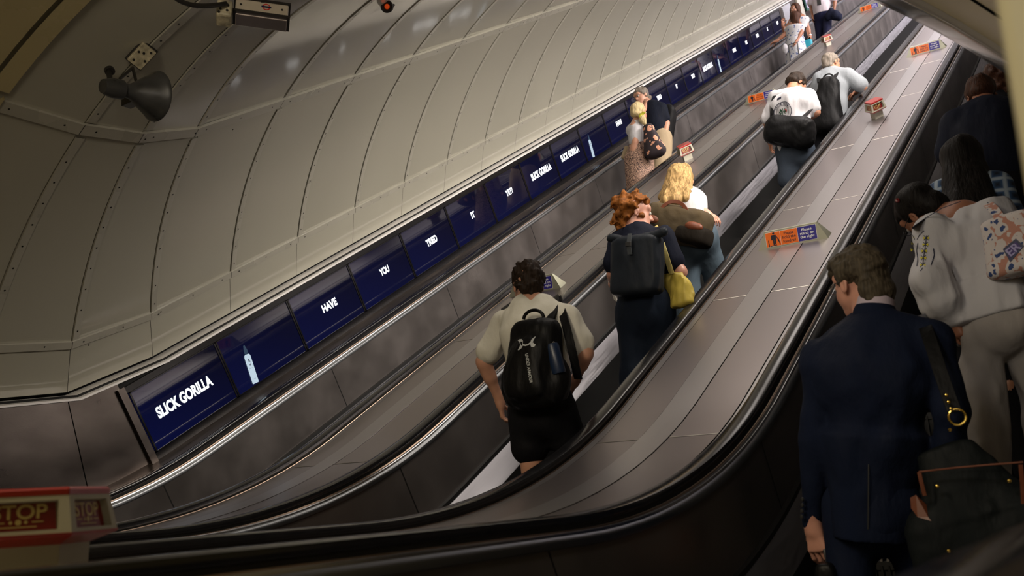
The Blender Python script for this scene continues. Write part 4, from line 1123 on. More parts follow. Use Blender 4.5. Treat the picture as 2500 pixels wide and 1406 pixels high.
H = P.H; F = SDF(); F.ell(H.P(0, -.02, .045), H.R, (.096, .112, .098)); F.ell(H.P(-.02, -.075, -.045), H.R, (.075, .06, .075)); F.ell(np.array(J_(1513, 490, y0-.01)), H.R, (.052, .052, .052), .03); F.ell(np.array(J_(1530, 503, y0)), H.R, (.05, .05, .05), .03); F.ell(np.array(J_(1500, 498, y0-.01)), H.R, (.03, .03, .03), .03)
F.box(H.P(0, .125, -.045), H.R, (.12, .080, .10), .03, .012, True); F.ell(H.P(.086, .0, -.015), H.R, (.022, .028, .032), .008, True)
F.fold(.020, (26, 26, 26)).fold(.010, (60, 60, 60)); F.mesh('curly_hair', h_ginger, P.T, .006); H.eyes(P.T)
T, c, R_, hw, hh = backpack('charcoal roll-top backpack on the back of the ginger-haired woman', y0-.20, [(1489, 580), (1610, 572), (1618, 716), (1500, 728)], .1, c_blackn)
Q = lambda a, b, d: c + R_ @ np.array([a, b, d])
c_roll = cloth('charcoal_rubber', (.018, .022, .028), .15, .42, .15)
F = SDF(); F.slab(Q(0, .02, -hh+.06), Q(0, .02, hh-.06), R_[:, 0], (hw*1.0, .09), (hw*.96, .075), .02, 3.5, end=.06); F.fold(.005, (8, 8, 5)).fold(.002, (30, 30, 12)); F.mesh('pack_body', c_roll, T, .008)
F = SDF(); F.chain([Q(-hw*1.05, .0, hh*1.02), Q(-hw*.4, .0, hh*.86), Q(hw*.4, .0, hh*.86), Q(hw*1.12, .0, hh*1.06)], [.028, .032, .032, .028]); F.fold(.004, (20, 20, 20)); F.mesh('rolled_top', c_roll, T, .007)
ribbon([Q(.0, -.09, hh*.98), Q(.0, -.105, hh*.6), Q(.0, -.088, hh*.30)], .03, mat('strap_grey', (.06, .07, .08), .5), 'closure_strap', T, -R_[:, 1], .006)
mb = MB(); mb.box(Q(0, -.108, hh*.62), .04, .012, .03, Matrix(R_.tolist()), 0); mb.build('buckle', m_sole, T, smooth=False, bevel=.003)
ribbon(bez(J_(1520, 585, y0-.13), J_(1512, 570, y0-.06), J_(1512, 568, y0+.0), J_(1514, 580, y0+.11)), .06, c_roll, 'strap', T, (0, -.6, 1), .012)
ribbon(bez(J_(1597, 580, y0-.13), J_(1600, 562, y0-.06), J_(1602, 560, y0+.0), J_(1600, 575, y0+.11)), .06, c_roll, 'strap', T, (0, -.6, 1), .012)
m_yellow = mat('yellow_leather', (.52, .40, .07), .42, 0, .4, .2, 10, .3, 18)
TB = empty('tote_bag', J_(1662, 705, y0), 'crumpled yellow tote bag hanging from the ginger-haired woman\'s shoulder', 'bag')
F = SDF(); a, b = np.array(J_(1650, 672, y0-.02)), np.array(J_(1662, 742, y0-.02)); F.slab(a, b, np.array((1, -.2, -.15)), (.085, .030), (.115, .050), .02, 2.6, end=.03); F.slab(np.array(J_(1668, 690, y0-.0)), np.array(J_(1684, 720, y0)), np.array((1, -.1, -.2)), (.05, .03), (.04, .03), .03)
F.fold(.010, (14, 14, 5)).fold(.004, (40, 40, 14)); F.mesh('bag_body', m_yellow, TB, .007)
ribbon(bez(J_(1600, 553, y0+.03), J_(1612, 575, y0-.09), J_(1626, 625, y0-.11), J_(1640, 668, y0-.04)), .034, mat('yellow_strap', (.62, .52, .18), .5), 'bag_strap', TB, (.1, -1, .3), .006)
PH = empty('phone', J_(1494, 712, y0+.16), 'phone in a pale case in the ginger-haired woman\'s left hand', 'phone')
mb = MB(); mb.box(J_(1496, 710, y0+.18), .07, .012, .145, Matrix.Rotation(.5, 3, 'X') @ Matrix.Rotation(-.9, 3, 'Z')); mb.build('case', m_signlip, PH, smooth=False, bevel=.003)

# ---------------------------------------------------------------- woman with loose blonde hair and the olive holdall
y0 = 6.75
J = joints(y0, dict(pel=(1690, 570, -.02), nek=(1663, 474, .03), hed=(1663, 443, .10), sL=(1637, 490, .04), sR=(1681, 481, .02), eL=(1630, 510, .15), wL=(1650, 520, .3),
                    eR=(1694, 503, -.04), wR=(1722, 518, -.02)), (6.7, 7.05), (.25, .88, -.45), spread=.09)
P = Person('woman with long blonde hair and white t-shirt carrying the olive holdall', J, .93, s_pink, .009)
P.body()
F = SDF(); P.torso(F, .014)
for q in 'LR': P.arm(F, q, .020, .50, r=(.044, .048, .03))
F.fold(.006, (10, 10, 6)); F.mesh('white_tee', c_white, P.T, .009)
F = SDF(); F.slab(P.J['pel']+P.up*.06, P.J['pel']-P.up*.08, P.side, (.150, .12), (.17, .14), .05)
for q in 'LR': F.chain([P.J['h'+q], P.J['k'+q], P.J['a'+q]], [.10, .088, .10], .05)
F.fold(.008, (9, 9, 3)); F.mesh('jeans', c_jeans, P.T, .010); P.shoes(m_shoew)
H = P.H; F = SDF(); F.ell(H.P(0, -.02, .045), H.R, (.088, .108, .095)); F.slab(H.P(0, -.05, .03), np.array(J_(1642, 490, y0-.12)), (1, 0, 0), (.090, .07), (.115, .050), .04); F.slab(H.P(-.02, -.03, .0), np.array(J_(1616, 482, y0-.02)), (1, 0, 0), (.06, .05), (.035, .03), .04); F.slab(H.P(.03, -.04, .02), np.array(J_(1680, 470, y0-.06)), (1, 0, 0), (.06, .05), (.03, .03), .04)
F.box(H.P(0, .13, -.06), H.R, (.06, .080, .09), .03, .012, True); F.fold(.009, (24, 24, 6)).fold(.004, (60, 60, 12)); F.mesh('long_hair', h_blonde, P.T, .007); H.eyes(P.T)
m_olive = mat('olive_canvas', (.060, .043, .022), .8, 0, .2, .15, 10, .2, 40)
T, c, R_, hw, hh = backpack('olive brown canvas holdall with tan leather patches, held on the blonde woman\'s hip', y0-.16, [(1590, 490), (1722, 520), (1740, 606), (1578, 585)], .1, m_olive, 'holdall')
Q = lambda a, b, d: c + R_ @ np.array([a, b, d])
F = SDF(); F.slab(Q(-hw+.08, 0, 0), Q(hw-.08, 0, 0), R_[:, 2], (hh*.98, .125), (hh*.98, .125), .03, 3, end=.09); F.fold(.008, (7, 7, 7)).fold(.003, (24, 24, 24)); body_ = F.mesh('bag_body', m_olive, T, .009)
F = SDF(); F.slab(Q(-hw+.07, 0, -hh*.40), Q(hw-.07, 0, -hh*.40), R_[:, 2], (hh*.56, .130), (hh*.56, .130), .02, 3.2, end=.09); F.fold(.004, (8, 8, 8)); F.mesh('dark_base', cloth('dark_canvas', (.014, .011, .008)), T, .009)
for a in (-.62, .70):
    F = SDF(); F.ell(Q(hw*a, -.108, -hh*.02), R_, (.075, .032, .038)); F.mesh('leather_patch', m_leather, T, .006)
ribbon(bez(Q(-hw*.5, -.11, hh*.3), Q(-hw*.4, -.12, hh*1.3), Q(hw*.2, -.06, hh*1.5), Q(hw*.5, -.11, hh*.3)), .028, m_leather, 'handle', T, -R_[:, 1], .008)

# ---------------------------------------------------------------- man in the palm tree shirt
y0 = 9.5
J = joints(y0, dict(pel=(1941, 362, -.03), nek=(1935, 222, .04), hed=(1943, 206, .15), sL=(1890, 238, .02), sR=(1975, 236, .02), eL=(1874, 300, 0), wL=(1880, 345, .12),
                    eR=(1993, 274, .02), wR=(1975, 290, .22)), (9.4, 9.75), (.35, .65, -.70), spread=.10, bend=-.10)
P = Person('man in white t-shirt with a palm tree print and slate shorts, head bowed', J, 1.04, s_tan, .010)
P.body()
F = SDF(); P.torso(F, .014, belly=.01)
for q in 'LR': P.arm(F, q, .018, .82, r=(.048, .056, .03))
F.fold(.012, (10, 10, 3)).fold(.006, (24, 24, 8)); F.cut(P.J['pel']-P.up*.05, -P.up); shirt = F.mesh('palm_t_shirt', c_white, P.T, .011)
F = SDF(); F.slab(P.J['pel']+P.up*.04, P.J['pel']-P.up*.08, P.side, (.175, .13), (.185, .14), .05)
for q in 'LR': P.leg(F, q, .020, .62, r=(.088, .084, .06))
F.fold(.008, (8, 8, 5)); F.mesh('slate_shorts', c_slate, P.T, .011); P.shoes(m_sole)
H = P.H; F = SDF(); F.ell(H.P(0, -.014, .045), H.R, (.086, .106, .094)); F.ell(H.P(0, -.07, -.02), H.R, (.066, .05, .055)); F.box(H.P(0, .125, -.04), H.R, (.12, .080, .09), .03, .012, True); F.ell(H.P(.086, .0, -.015), H.R, (.022, .026, .030), .008, True)
F.fold(.006, (34, 34, 34)); F.mesh('hair', h_dkbrown, P.T, .008); H.eyes(P.T)
Rp = frame(P.side, P.up); pc_ = Vector(J_(1910, 273, y0-.2)); Pf = lambda a, b: pc_ + Rp @ Vector((a, b, 0))
for nm, polys, M_ in (('print_ring', ring_poly(.098, .092, 40), m_ink), ('print_inner_ring', ring_poly(.066, .063, 36), mat('print_grey', (.12, .10, .12), .7)),
        ('print_palm', [[(-.004+.0, -.055), (.003, -.055), (.004, .0), (-.003, .0)]] + [[(0, .004), (.030*math.cos(t)+.004*math.sin(t), .030*math.sin(t)+.010), (.045*math.cos(t), .045*math.sin(t)-.006), (.028*math.cos(t)-.008*math.sin(t), .026*math.sin(t)-.004)] for t in (0.15, .8, 1.5, 2.3, 3.0, 3.7, -.55)], mat('print_green', (.008, .06, .025), .7)),
        ('print_sun', [[(.034+.012*math.cos(t), .008+.015*math.sin(t)) for t in [2*math.pi*j/14 for j in range(14)]]], mat('print_red', (.55, .01, .03), .7)),
        ('print_patch', [[(-.055, .150), (-.012, .162), (-.012, .137), (-.055, .125)]], m_ink)):
    o = flat_print(polys, Pf, M_, nm, P.T); drape(o, shirt, P.fwd, .004)
for i, ch in enumerate('CRETI MUSIC'):
    if ch == ' ': continue
    t = math.radians(150 - i*12.5); o = text_fit(ch, .012, .018, frame(Rp @ Vector((math.sin(t), -math.cos(t), 0)), Rp @ Vector((math.cos(t), math.sin(t), 0))), Pf(.079*math.cos(t), .079*math.sin(t)), m_ink, P.T, .02, name='print_letter'); drape(o, shirt, P.fwd, .004)
T, c, R_, hw, hh = backpack('large black duffel bag slung across the palm shirt man\'s lower back', y0-.24, [(1884, 280), (1968, 279), (1990, 360), (1872, 348)], .1, c_blackn, 'duffel_bag')
Q = lambda a, b, d: c + R_ @ np.array([a, b, d])
F = SDF(); F.slab(Q(-hw+.10, 0, -.01), Q(hw-.08, 0, -.03), R_[:, 2], (hh*.98, .13), (hh*1.02, .13), .03, 2.6, end=.13); F.fold(.010, (7, 7, 7)).fold(.004, (22, 22, 22)); F.mesh('bag_body', c_blackn, T, .010)
ribbon(bez(J_(1884, 296, y0-.18), J_(1884, 262, y0-.20), J_(1887, 236, y0-.14), J_(1895, 226, y0+.04)), .038, c_blackn, 'strap', T, (0, -1, .4), .008)
ribbon(bez(J_(1962, 284, y0-.20), J_(1972, 276, y0-.16), J_(1980, 268, y0-.06), J_(1984, 262, y0+.03)), .038, c_blackn, 'strap', T, (0, -1, .4), .008)

# ---------------------------------------------------------------- grey-haired man leaning on the handrail
y0 = 10.75
J = joints(y0, dict(pel=(2022, 298, 0), nek=(2030, 172, .02), hed=(2030, 156, .05), sL=(2003, 190, 0), sR=(2070, 184, .02), eL=(1993, 240, 0), wL=(1998, 275, .15),
                    eR=(2108, 212, .04), wR=(2093, 223, .28)), (10.6, 10.8), (.45, .85, .05), spread=.10)
P = Person('grey-haired man in grey t-shirt with a black backpack leaning on the handrail', J, 1.08, s_tan, .010)
P.body(hp={'R': ((-.75, .3, -.2), (0, 0, -1), dict(curl=.6, thumb_side=1))})
F = SDF(); P.torso(F, .020, belly=.03)
for q in 'LR': P.arm(F, q, .028, .80, r=(.048, .054, .03))
F.fold(.007, (9, 9, 5)); F.cut(P.J['pel']-P.up*.05, -P.up); F.mesh('grey_tee', c_grey, P.T, .011)
F = SDF(); F.slab(P.J['pel']+P.up*.04, P.J['pel']-P.up*.08, P.side, (.17, .13), (.18, .14), .05)
for q in 'LR': P.leg(F, q, .022, .95, r=(.098, .084, .06))
F.mesh('dark_shorts', c_blackc, P.T, .012); P.shoes(m_sole)
H = P.H; F = SDF(); F.ell(H.P(0, -.014, .045), H.R, (.083, .104, .091)); F.ell(H.P(0, -.07, -.02), H.R, (.064, .048, .055)); F.box(H.P(0, .125, -.03), H.R, (.12, .080, .10), .03, .012, True); F.ell(H.P(.086, .0, -.015), H.R, (.022, .026, .032), .008, True); F.fold(.005, (34, 34, 34)); F.mesh('hair', h_grey, P.T, .008); H.eyes(P.T)
T, c, R_, hw, hh = backpack('tall black backpack on the grey-haired man', y0-.20, [(1992, 196), (2042, 192), (2066, 318), (1990, 322)], .1, c_blackn)
Q = lambda a, b, d: c + R_ @ np.array([a, b, d])
F = SDF(); F.slab(Q(0, .02, -hh+.10), Q(-.02, .02, hh-.10), R_[:, 0], (hw*1.1, .11), (hw*.82, .09), .03, 2.8, end=.12); F.fold(.008, (9, 9, 6)).fold(.003, (30, 30, 12)); F.mesh('pack_body', c_blackn, T, .010)
mb = MB(); mb.tube([Vector(Q(-.055*math.cos(t)-.02, -.02, hh+.05*math.sin(t))) for t in [math.pi*j/12 for j in range(13)]], .009, 8); mb.build('grab_handle', c_blackn, T)
ribbon(bez(J_(2030, 196, y0-.14), J_(2040, 180, y0-.08), J_(2046, 168, y0-.02), J_(2044, 172, y0+.1)), .07, c_blackn, 'strap', T, (0, -1, .6), .014)
ribbon(bez(J_(2002, 200, y0-.14), J_(1998, 186, y0-.08), J_(2004, 176, y0-.0), J_(2006, 180, y0+.1)), .06, c_blackn, 'strap', T, (0, -1, .6), .014)

# ---------------------------------------------------------------- couple coming down: man in glasses
y0 = 10.95
J = joints(y0, dict(pel=(1601, 335, 0), nek=(1585, 256, 0), hed=(1567, 237, -.04), sR=(1560, 268, 0), sL=(1613, 266, 0), eL=(1627, 300, .02), wL=(1624, 330, -.06),
                    eR=(1556, 296, -.14), wR=(1574, 262, -.20)), (10.75, 10.95), (-.35, -.86, -.22), spread=.10, side=(-1, 0, 0), fwdy=-1, hup=(-.2, 0, 1))
P = Person('grey-haired man in glasses and a dark navy t-shirt, hand at his mouth', J, 1.06, s_light, .010)
P.body(hp={'R': ((.2, -.1, .95), (.3, .8, .1), dict(curl=.9, thumb_side=1)), 'L': ((-.05, -.1, -1), (-.8, .2, 0), dict(curl=.5, thumb_side=-1))})
F = SDF(); P.torso(F, .016, belly=.02)
for q in 'LR': P.arm(F, q, .024, .66, r=(.044, .050, .03))
F.fold(.006, (9, 9, 5)); F.cut(P.J['pel']-P.up*.04, -P.up); F.mesh('navy_t_shirt', cloth('navy_tee', (.006, .008, .016)), P.T, .011)
F = SDF(); F.slab(P.J['pel']+P.up*.04, P.J['pel']-P.up*.08, P.side, (.16, .125), (.175, .135), .05)
for q in 'LR': P.leg(F, q, .024, .95, r=(.095, .085, .06))
F.fold(.006, (8, 8, 5)); F.mesh('beige_shorts', c_beige, P.T, .011); P.shoes(m_sole)
H = P.H; F = SDF(); F.ell(H.P(0, -.014, .048), H.R, (.088, .106, .096)); F.ell(H.P(0, -.07, -.02), H.R, (.066, .048, .05)); F.box(H.P(0, .115, -.055), H.R, (.12, .072, .105), .03, .012, True); F.box(H.P(0, .03, -.085), H.R, (.12, .085, .05), .02, .015, True)
for q in (-1, 1): F.ell(H.P(q*.086, .0, -.02), H.R, (.022, .026, .030), .008, True)
F.fold(.010, (30, 30, 30)); F.mesh('grey_hair', h_grey, P.T, .008); H.eyes(P.T); glasses(H, P.T, m_sole)
T, c, R_, hw, hh = backpack('black backpack worn by the man in glasses, seen edge-on at his side', y0+.20, [(1600, 262), (1634, 262), (1638, 340), (1612, 340)], .1, c_blackn)
Q = lambda a, b, d: c + R_ @ np.array([a, b, d])
F = SDF(); F.slab(Q(0, 0, -hh+.08), Q(0, 0, hh-.08), R_[:, 0], (.15, .11), (.14, .09), .03, 2.8, end=.1); F.fold(.008, (9, 9, 6)); F.mesh('pack_body', c_blackn, T, .011)
ribbon(bez(J_(1602, 252, y0+.06), J_(1599, 256, y0-.10), J_(1603, 282, y0-.15), J_(1612, 312, y0-.05)), .05, c_blackn, 'strap', T, (.1, -1, .2), .012)

# ---------------------------------------------------------------- woman with the pale blonde ponytail
y0 = 10.2
J = joints(y0, dict(pel=(1560, 362, 0), nek=(1559, 296, 0), hed=(1560, 276, .0), sL=(1549, 308, -.10), sR=(1568, 304, .12), eL=(1552, 346, -.12), wL=(1541, 376, -.10),
                    eR=(1574, 340, .20), wR=(1572, 366, .22)), (10.05, 10.3), (.22, .95, .10), spread=.085, side=(.5, .75, 0))
P = Person('woman with a pale blonde ponytail, white vest and animal print skirt, riding down', J, .92, s_light, .009)
P.body(hp={'L': ((-.05, 0, -1), (.6, .6, 0), dict(curl=.6, thumb_side=-1))})
F = SDF(); P.torso(F, .010, top=False); pel, wai, che, nek = P.spine(); F.slab(che, che*.45+nek*.55, P.side, (.155, .115), (.11, .085), .03); F.ell(che + P.fwd*.075 - P.up*.01, np.stack([P.side, P.fwd, P.up], 1), (.115, .075, .075), .04)
F.fold(.003, (10, 10, 6)); F.cut(P.J['pel']+P.up*.03, -P.up); F.mesh('white_vest', c_white, P.T, .009)
def print_mat(name, cols, scale, thr=.5, wave=False):
    M, N, L, B = nt(name); tc = N.new('ShaderNodeTexCoord'); 
    if wave:
        tx = N.new('ShaderNodeTexWave'); tx.inputs['Scale'].default_value = scale; tx.inputs['Distortion'].default_value = 14; tx.inputs['Detail'].default_value = 2; tx.inputs['Detail Scale'].default_value = 1.6; tx.bands_direction = 'DIAGONAL'; out = tx.outputs['Fac']
    else:
        tx = N.new('ShaderNodeTexVoronoi'); tx.inputs['Scale'].default_value = scale; out = tx.outputs['Distance']
    nz = N.new('ShaderNodeTexNoise'); nz.inputs['Scale'].default_value = scale*1.3; L.new(tc.outputs['Object'], nz.inputs[0])
    mx = N.new('ShaderNodeVectorMath'); mx.operation = 'SCALE'; mx.inputs['Scale'].default_value = 0 if wave else 1.1/scale; L.new(nz.outputs['Color'], mx.inputs[0])
    ad = N.new('ShaderNodeVectorMath'); L.new(tc.outputs['Object'], ad.inputs[0]); L.new(mx.outputs[0], ad.inputs[1])
    L.new(ad.outputs[0], tx.inputs[0]); cr = N.new('ShaderNodeValToRGB'); cr.color_ramp.interpolation = 'CONSTANT'
    el = cr.color_ramp.elements; el[0].color = (*cols[0], 1); el[0].position = 0; el[1].color = (*cols[1], 1); el[1].position = thr
    for i, cc in enumerate(cols[2:]): e = el.new(thr + (1-thr)*(.50+.25*i)); e.color = (*cc, 1)
    L.new(out, cr.inputs[0]); L.new(cr.outputs[0], B.inputs['Base Color']); B.inputs['Roughness'].default_value = .8; return M
F = SDF(); F.slab(P.J['pel']+P.up*.08, P.J['pel']-P.up*.10, P.side, (.13, .105), (.165, .145), .04); F.slab(P.J['pel']-P.up*.10, (P.J['aL']+P.J['aR'])/2+A3((0, 0, .10)), P.side, (.165, .145), (.22, .21), .04, end=.02)
F.fold(.014, (8, 8, 1.6)).fold(.004, (20, 20, 3)); F.mesh('animal_print_skirt', print_mat('animal_print', ((.035, .018, .018), (.46, .29, .21)), 26, .48, True), P.T, .010); P.shoes(m_sole)
H = P.H; F = SDF(); F.ell(H.P(0, -.014, .045), H.R, (.084, .106, .092)); F.ell(H.P(0, -.07, -.015), H.R, (.062, .05, .055)); F.chain([H.P(.0, -.10, -.01), np.array(J_(1567, 283, y0-.10)), np.array(J_(1570, 292, y0-.12)), np.array(J_(1576, 304, y0-.10))], [.03, .030, .040, .022], .02)
F.box(H.P(0, .125, -.045), H.R, (.12, .080, .10), .03, .012, True); F.fold(.004, (30, 30, 10)); F.mesh('ponytail_hair', h_paleblonde, P.T, .008); H.eyes(P.T)
F = SDF(); F.chain([J_(1566, 280, y0-.115), J_(1564, 287, y0-.14)], [.026, .018]); F.ell(J_(1572, 276, y0-.12), np.eye(3), (.02, .012, .02)); F.fold(.006, (50, 50, 50)); F.mesh('scrunchie', mat('scrunchie_yellow', (.42, .40, .03), .8), P.T, .005)
mb = MB(); a, b = Vector(P.J['wL']), Vector(P.J['eL']); mb.lathe(a, (b-a), [(.0, .031), (.004, .034), (.022, .035), (.026, .032)], 20); mb.build('watch_strap', mat('watch_teal', (.02, .26, .26), .5), P.T)
T, c, R_, hw, hh = backpack('dark shoulder bag with large peach flowers carried by the ponytail woman', y0-.12, [(1566, 316), (1592, 310), (1622, 372), (1588, 378)], .1, c_blackn, 'shoulder_bag')
Q = lambda a, b, d: c + R_ @ np.array([a, b, d])
F = SDF(); F.slab(Q(.03, 0, -hh+.05), Q(-.04, 0, hh-.04), R_[:, 0], (hw*1.7, .09), (hw*.9, .06), .03, 2.6, end=.08); F.fold(.008, (10, 10, 6)); F.mesh('bag_body', print_mat('flower_print', ((.62, .30, .19), (.018, .010, .014)), 11, .34), T, .009)
ribbon(bez(J_(1577, 316, y0-.1), J_(1573, 304, y0-.10), J_(1570, 298, y0+.0), J_(1570, 300, y0+.06)), .04, c_blackn, 'strap', T, (0, -1, .5), .008)
BG = empty('pouch_bag', J_(1529, 372, y0-.02), 'small beige pouch hanging at the far hip of the ponytail woman', 'bag')
F = SDF(); F.slab(np.array(J_(1532, 362, y0)), np.array(J_(1528, 384, y0)), (1, 0, 0), (.045, .03), (.06, .04), .02, 2.6, end=.03); F.mesh('pouch', c_beige, BG, .008)

# ---------------------------------------------------------------- two women in dresses and the man in a tie, far up
y0 = 18.0
m_fl = print_mat('blue_flower_print', ((.07, .10, .22), (.42, .42, .43)), 16, .30)
J = joints(y0, dict(pel=(1941, 96, 0), nek=(1940, 57, 0), hed=(1943, 44, .02), sL=(1931, 65, 0), sR=(1951, 61, 0), eL=(1914, 86, -.05), wL=(1895, 101, -.1),
                    eR=(1957, 78, -.04), wR=(1945, 101, -.15)), (17.9, 18.0), (.1, .95, 0), spread=.085)
P = Person('woman in a white dress with blue flowers, long brown hair, hand on the handrail', J, 1.02, s_dark, .013)
P.body(hp={'L': ((-.9, -.2, -.2), (0, 0, -1), dict(curl=.5, thumb_side=-1))})
F = SDF(); P.torso(F, .014); F.slab(P.J['pel'], (P.J['aL']+P.J['aR'])/2+A3((0, 0, .35)), P.side, (.175, .14), (.24, .21), .04, end=.02); F.cut(P.J['nek']-P.up*.06, P.up); F.fold(.010, (8, 8, 2)); F.mesh('flowered_dress', m_fl, P.T, .013); P.shoes(m_sole)
H = P.H; F = SDF(); F.ell(H.P(0, -.014, .045), H.R, (.092, .110, .096)); F.slab(H.P(0, -.05, .02), H.P(0, -.06, -.22), H.R[:, 0], (.09, .07), (.085, .05), .04); F.box(H.P(0, .13, -.06), H.R, (.06, .080, .09), .03, .012, True); F.fold(.008, (24, 24, 8)); F.mesh('long_brown_hair', h_brown, P.T, .011)
y0 = 18.5
J = joints(y0, dict(pel=(1955, 78, 0), nek=(1949, 40, 0), hed=(1941, 24, -.02), sR=(1932, 49, -.02), sL=(1966, 47, .0), eL=(1973, 70, .0), wL=(1978, 88, -.05),
                    eR=(1916, 76, -.05), wR=(1911, 61, -.12)), (18.3, 18.5), (-.30, -.92, -.1), spread=.085, side=(-1, 0, 0), fwdy=-1)
P = Person('brown-haired woman facing the camera, white top and black skirt, far up the escalator', J, 1.02, s_dark, .013)
P.body(hp={'R': ((.1, 0, 1), (.6, -.6, 0), dict(curl=.3, thumb_side=1))})
F = SDF(); P.torso(F, .014); F.cut(P.J['nek']-P.up*.07, P.up); F.cut(P.J['pel']+P.up*.03, -P.up); F.mesh('white_top', m_fl, P.T, .013)
F = SDF(); F.slab(P.J['pel']+P.up*.08, P.J['pel']-P.up*.3, P.side, (.14, .11), (.19, .16), .04, end=.02); F.mesh('black_skirt', c_blackc, P.T, .013); P.shoes(m_sole)
H = P.H; H.eyes(P.T); F = SDF(); F.ell(H.P(0, -.02, .05), H.R, (.094, .108, .098)); 
for q in (-1, 1): F.slab(H.P(q*.075, -.01, .02), H.P(q*.095, .01, -.20), H.R[:, 0], (.032, .05), (.038, .04), .03)
F.box(H.P(0, .11, -.05), H.R, (.062, .080, .10), .03, .012, True); F.fold(.008, (24, 24, 8)); F.mesh('wavy_brown_hair', h_brown, P.T, .011)
mb = MB(); mb.lathe(Vector(P.J['wL']), Vector(P.J['eL']-P.J['wL']), [(0, .034), (.02, .035)], 16); mb.build('bracelet', m_signlip, P.T)
SCS = empty('suitcase', J_(1935, 140, 17.8), 'dark suitcase with a raised handle held by the woman in the flowered dress', 'suitcase')
a = Vector(J_(1928, 110, 17.75)); zt = tread_z(17.6)
mb = MB(); mb.box((a.x+.06, 17.75, zt+.30), .40, .24, .56); mb.build('case_body', c_blackn, SCS, bevel=.03)
hz = J_(1935, 107, 17.75)[2]; mb = MB(); mb.tube([(a.x-.02, 17.75, zt+.55), (a.x-.02, 17.75, hz), (a.x+.15, 17.75, hz+.01), (a.x+.15, 17.75, zt+.55)], .012, 8); mb.build('telescopic_handle', m_sole, SCS)
BB = empty('round_handbag', J_(1917, 119, 17.9), 'small round pale handbag hanging beside the flowered dress', 'bag')
F = SDF(); F.ell(J_(1917, 119, 17.85), np.eye(3), (.055, .035, .11)); F.mesh('bag_body', c_white, BB, .012)
TQ = empty('shopping_bag', J_(1971, 107, 18.2), 'small teal bag beside the black skirt, just above the handrail', 'bag')
F = SDF(); F.slab(np.array(J_(1970, 102, 18.2)), np.array(J_(1972, 116, 18.2)), (1, 0, 0), (.10, .05), (.11, .06), .02, 4, end=.03); F.mesh('bag_body', mat('teal', (.01, .25, .33), .6), TQ, .012)
y0 = 20.2
J = joints(y0, dict(pel=(2008, 38, 0), nek=(2000, -36, 0), hed=(2000, -62, 0), sR=(1982, -25, 0), sL=(2028, -32, 0), eR=(1980, 16, .0), wR=(1984, 44, -.06),
                    eL=(2038, 4, .02), wL=(2036, 28, -.12)), (19.9, 20.2), (0, -1, -.05), spread=.10, side=(-1, 0, 0), fwdy=-1)
P = Person('man in a pale shirt, dark tie and navy trousers, his head above the frame', J, 1.12, s_brown, .013)
P.body(hp={'R': ((0, 0, -1), (.8, 0, 0), dict(curl=.5, thumb_side=1))})
F = SDF(); P.torso(F, .020, belly=.03)
for q in 'LR': P.arm(F, q, .028, .80, r=(.05, .054, .03))
F.cut(P.J['pel']+P.up*.03, -P.up); F.fold(.006, (9, 9, 5)); sh_ = F.mesh('pale_shirt', c_pinkwhite, P.T, .013)
F = SDF(); F.slab(P.J['pel']+P.up*.07, P.J['pel']-P.up*.08, P.side, (.165, .13), (.18, .14), .05)
for q in 'LR': F.chain([P.J['h'+q], P.J['k'+q], P.J['a'+q]], [.10, .085, .07], .05)
F.mesh('navy_trousers', cloth('navy_suit_trousers', (.007, .008, .025)), P.T, .013); P.shoes(m_sole)
o = ribbon([P.J['nek']+P.fwd*.13-P.up*.02 + (P.J['pel']-P.J['nek'])*t + P.fwd*.04*math.sin(t*3) for t in (0, .25, .5, .72)], .085, m_sole, 'tie', P.T, tuple(P.fwd), .008)
H = P.H; F = SDF(); F.ell(H.P(0, -.014, .045), H.R, (.082, .102, .090)); F.box(H.P(0, .12, -.05), H.R, (.12, .080, .10), .03, .012, True); F.mesh('hair', h_black, P.T, .012)
CT = empty('folded_jacket', J_(2042, 40, 20.0), 'dark jacket folded over the forearm of the man in the tie', 'jacket')
F = SDF(); F.slab(np.array(J_(2026, 34, 20.0)), np.array(J_(2050, 42, 20.0)), (0, 0, 1), (.14, .07), (.10, .06), .03); F.fold(.015, (10, 10, 10)); F.mesh('jacket_cloth', cloth('jacket_navy', (.008, .010, .022)), CT, .012)

# ---------------------------------------------------------------- man in the navy suit
y0 = 3.75
J = joints(y0, dict(pel=(2130, 1215, 0), nek=(2136, 782, .0), hed=(2098, 694, .05), sL=(2022, 884, -.01), sR=(2272, 842, .0), eL=(1992, 1075, -.05), wL=(1984, 1280, .0),
                    eR=(2322, 1010, -.04), wR=(2305, 1180, .05)), (3.62, 3.95), (-.80, .58, -.06), spread=.11, bend=-.03, hk=1.03)
P = Person('grey-haired man in a navy suit with glasses, seen from behind, nearest the camera', J, 1.0, s_pink, .0055)
P.body(hp={'L': ((.10, .02, -1), (.35, .9, 0), dict(curl=.50, thumb_side=-1, k=1.12, spread=.08))}, neck=.058)
F = SDF(); pel, wai, che, nek = P.spine(); S = P.side
F.slab(P.J['pel']-P.up*.14, wai, S, (.150, .145), (.162, .130), .08, end=.03); F.slab(wai, che, S, (.162, .130), (.192, .140), .10); F.slab(che, che*.30+nek*.70, S, (.200, .140), (.160, .095), .10)
for q in ('sL', 'sR'):
    sh = P.J[q]; F.cap(che*.40+nek*.60, sh+P.up*.005, .095, .070, .05); F.cap(nek + (sh-nek)*.12 - P.up*.005, sh+P.up*.002, .052, .062, .04)
for q in 'LR':
    a, b, d = P.J['s'+q], P.J['e'+q], P.J['w'+q]; F.chain([a, b, b+(d-b)*1.0], [.066, .054, .044], .02)
F.fold(.010, (8, 8, 2.0)).fold(.005, (18, 18, 14)); F.cut(P.J['pel']-P.up*.15, -P.up)
jk_ = F.mesh('suit_jacket', c_suit, P.T, .0075); vent_ = (2121, 2117)
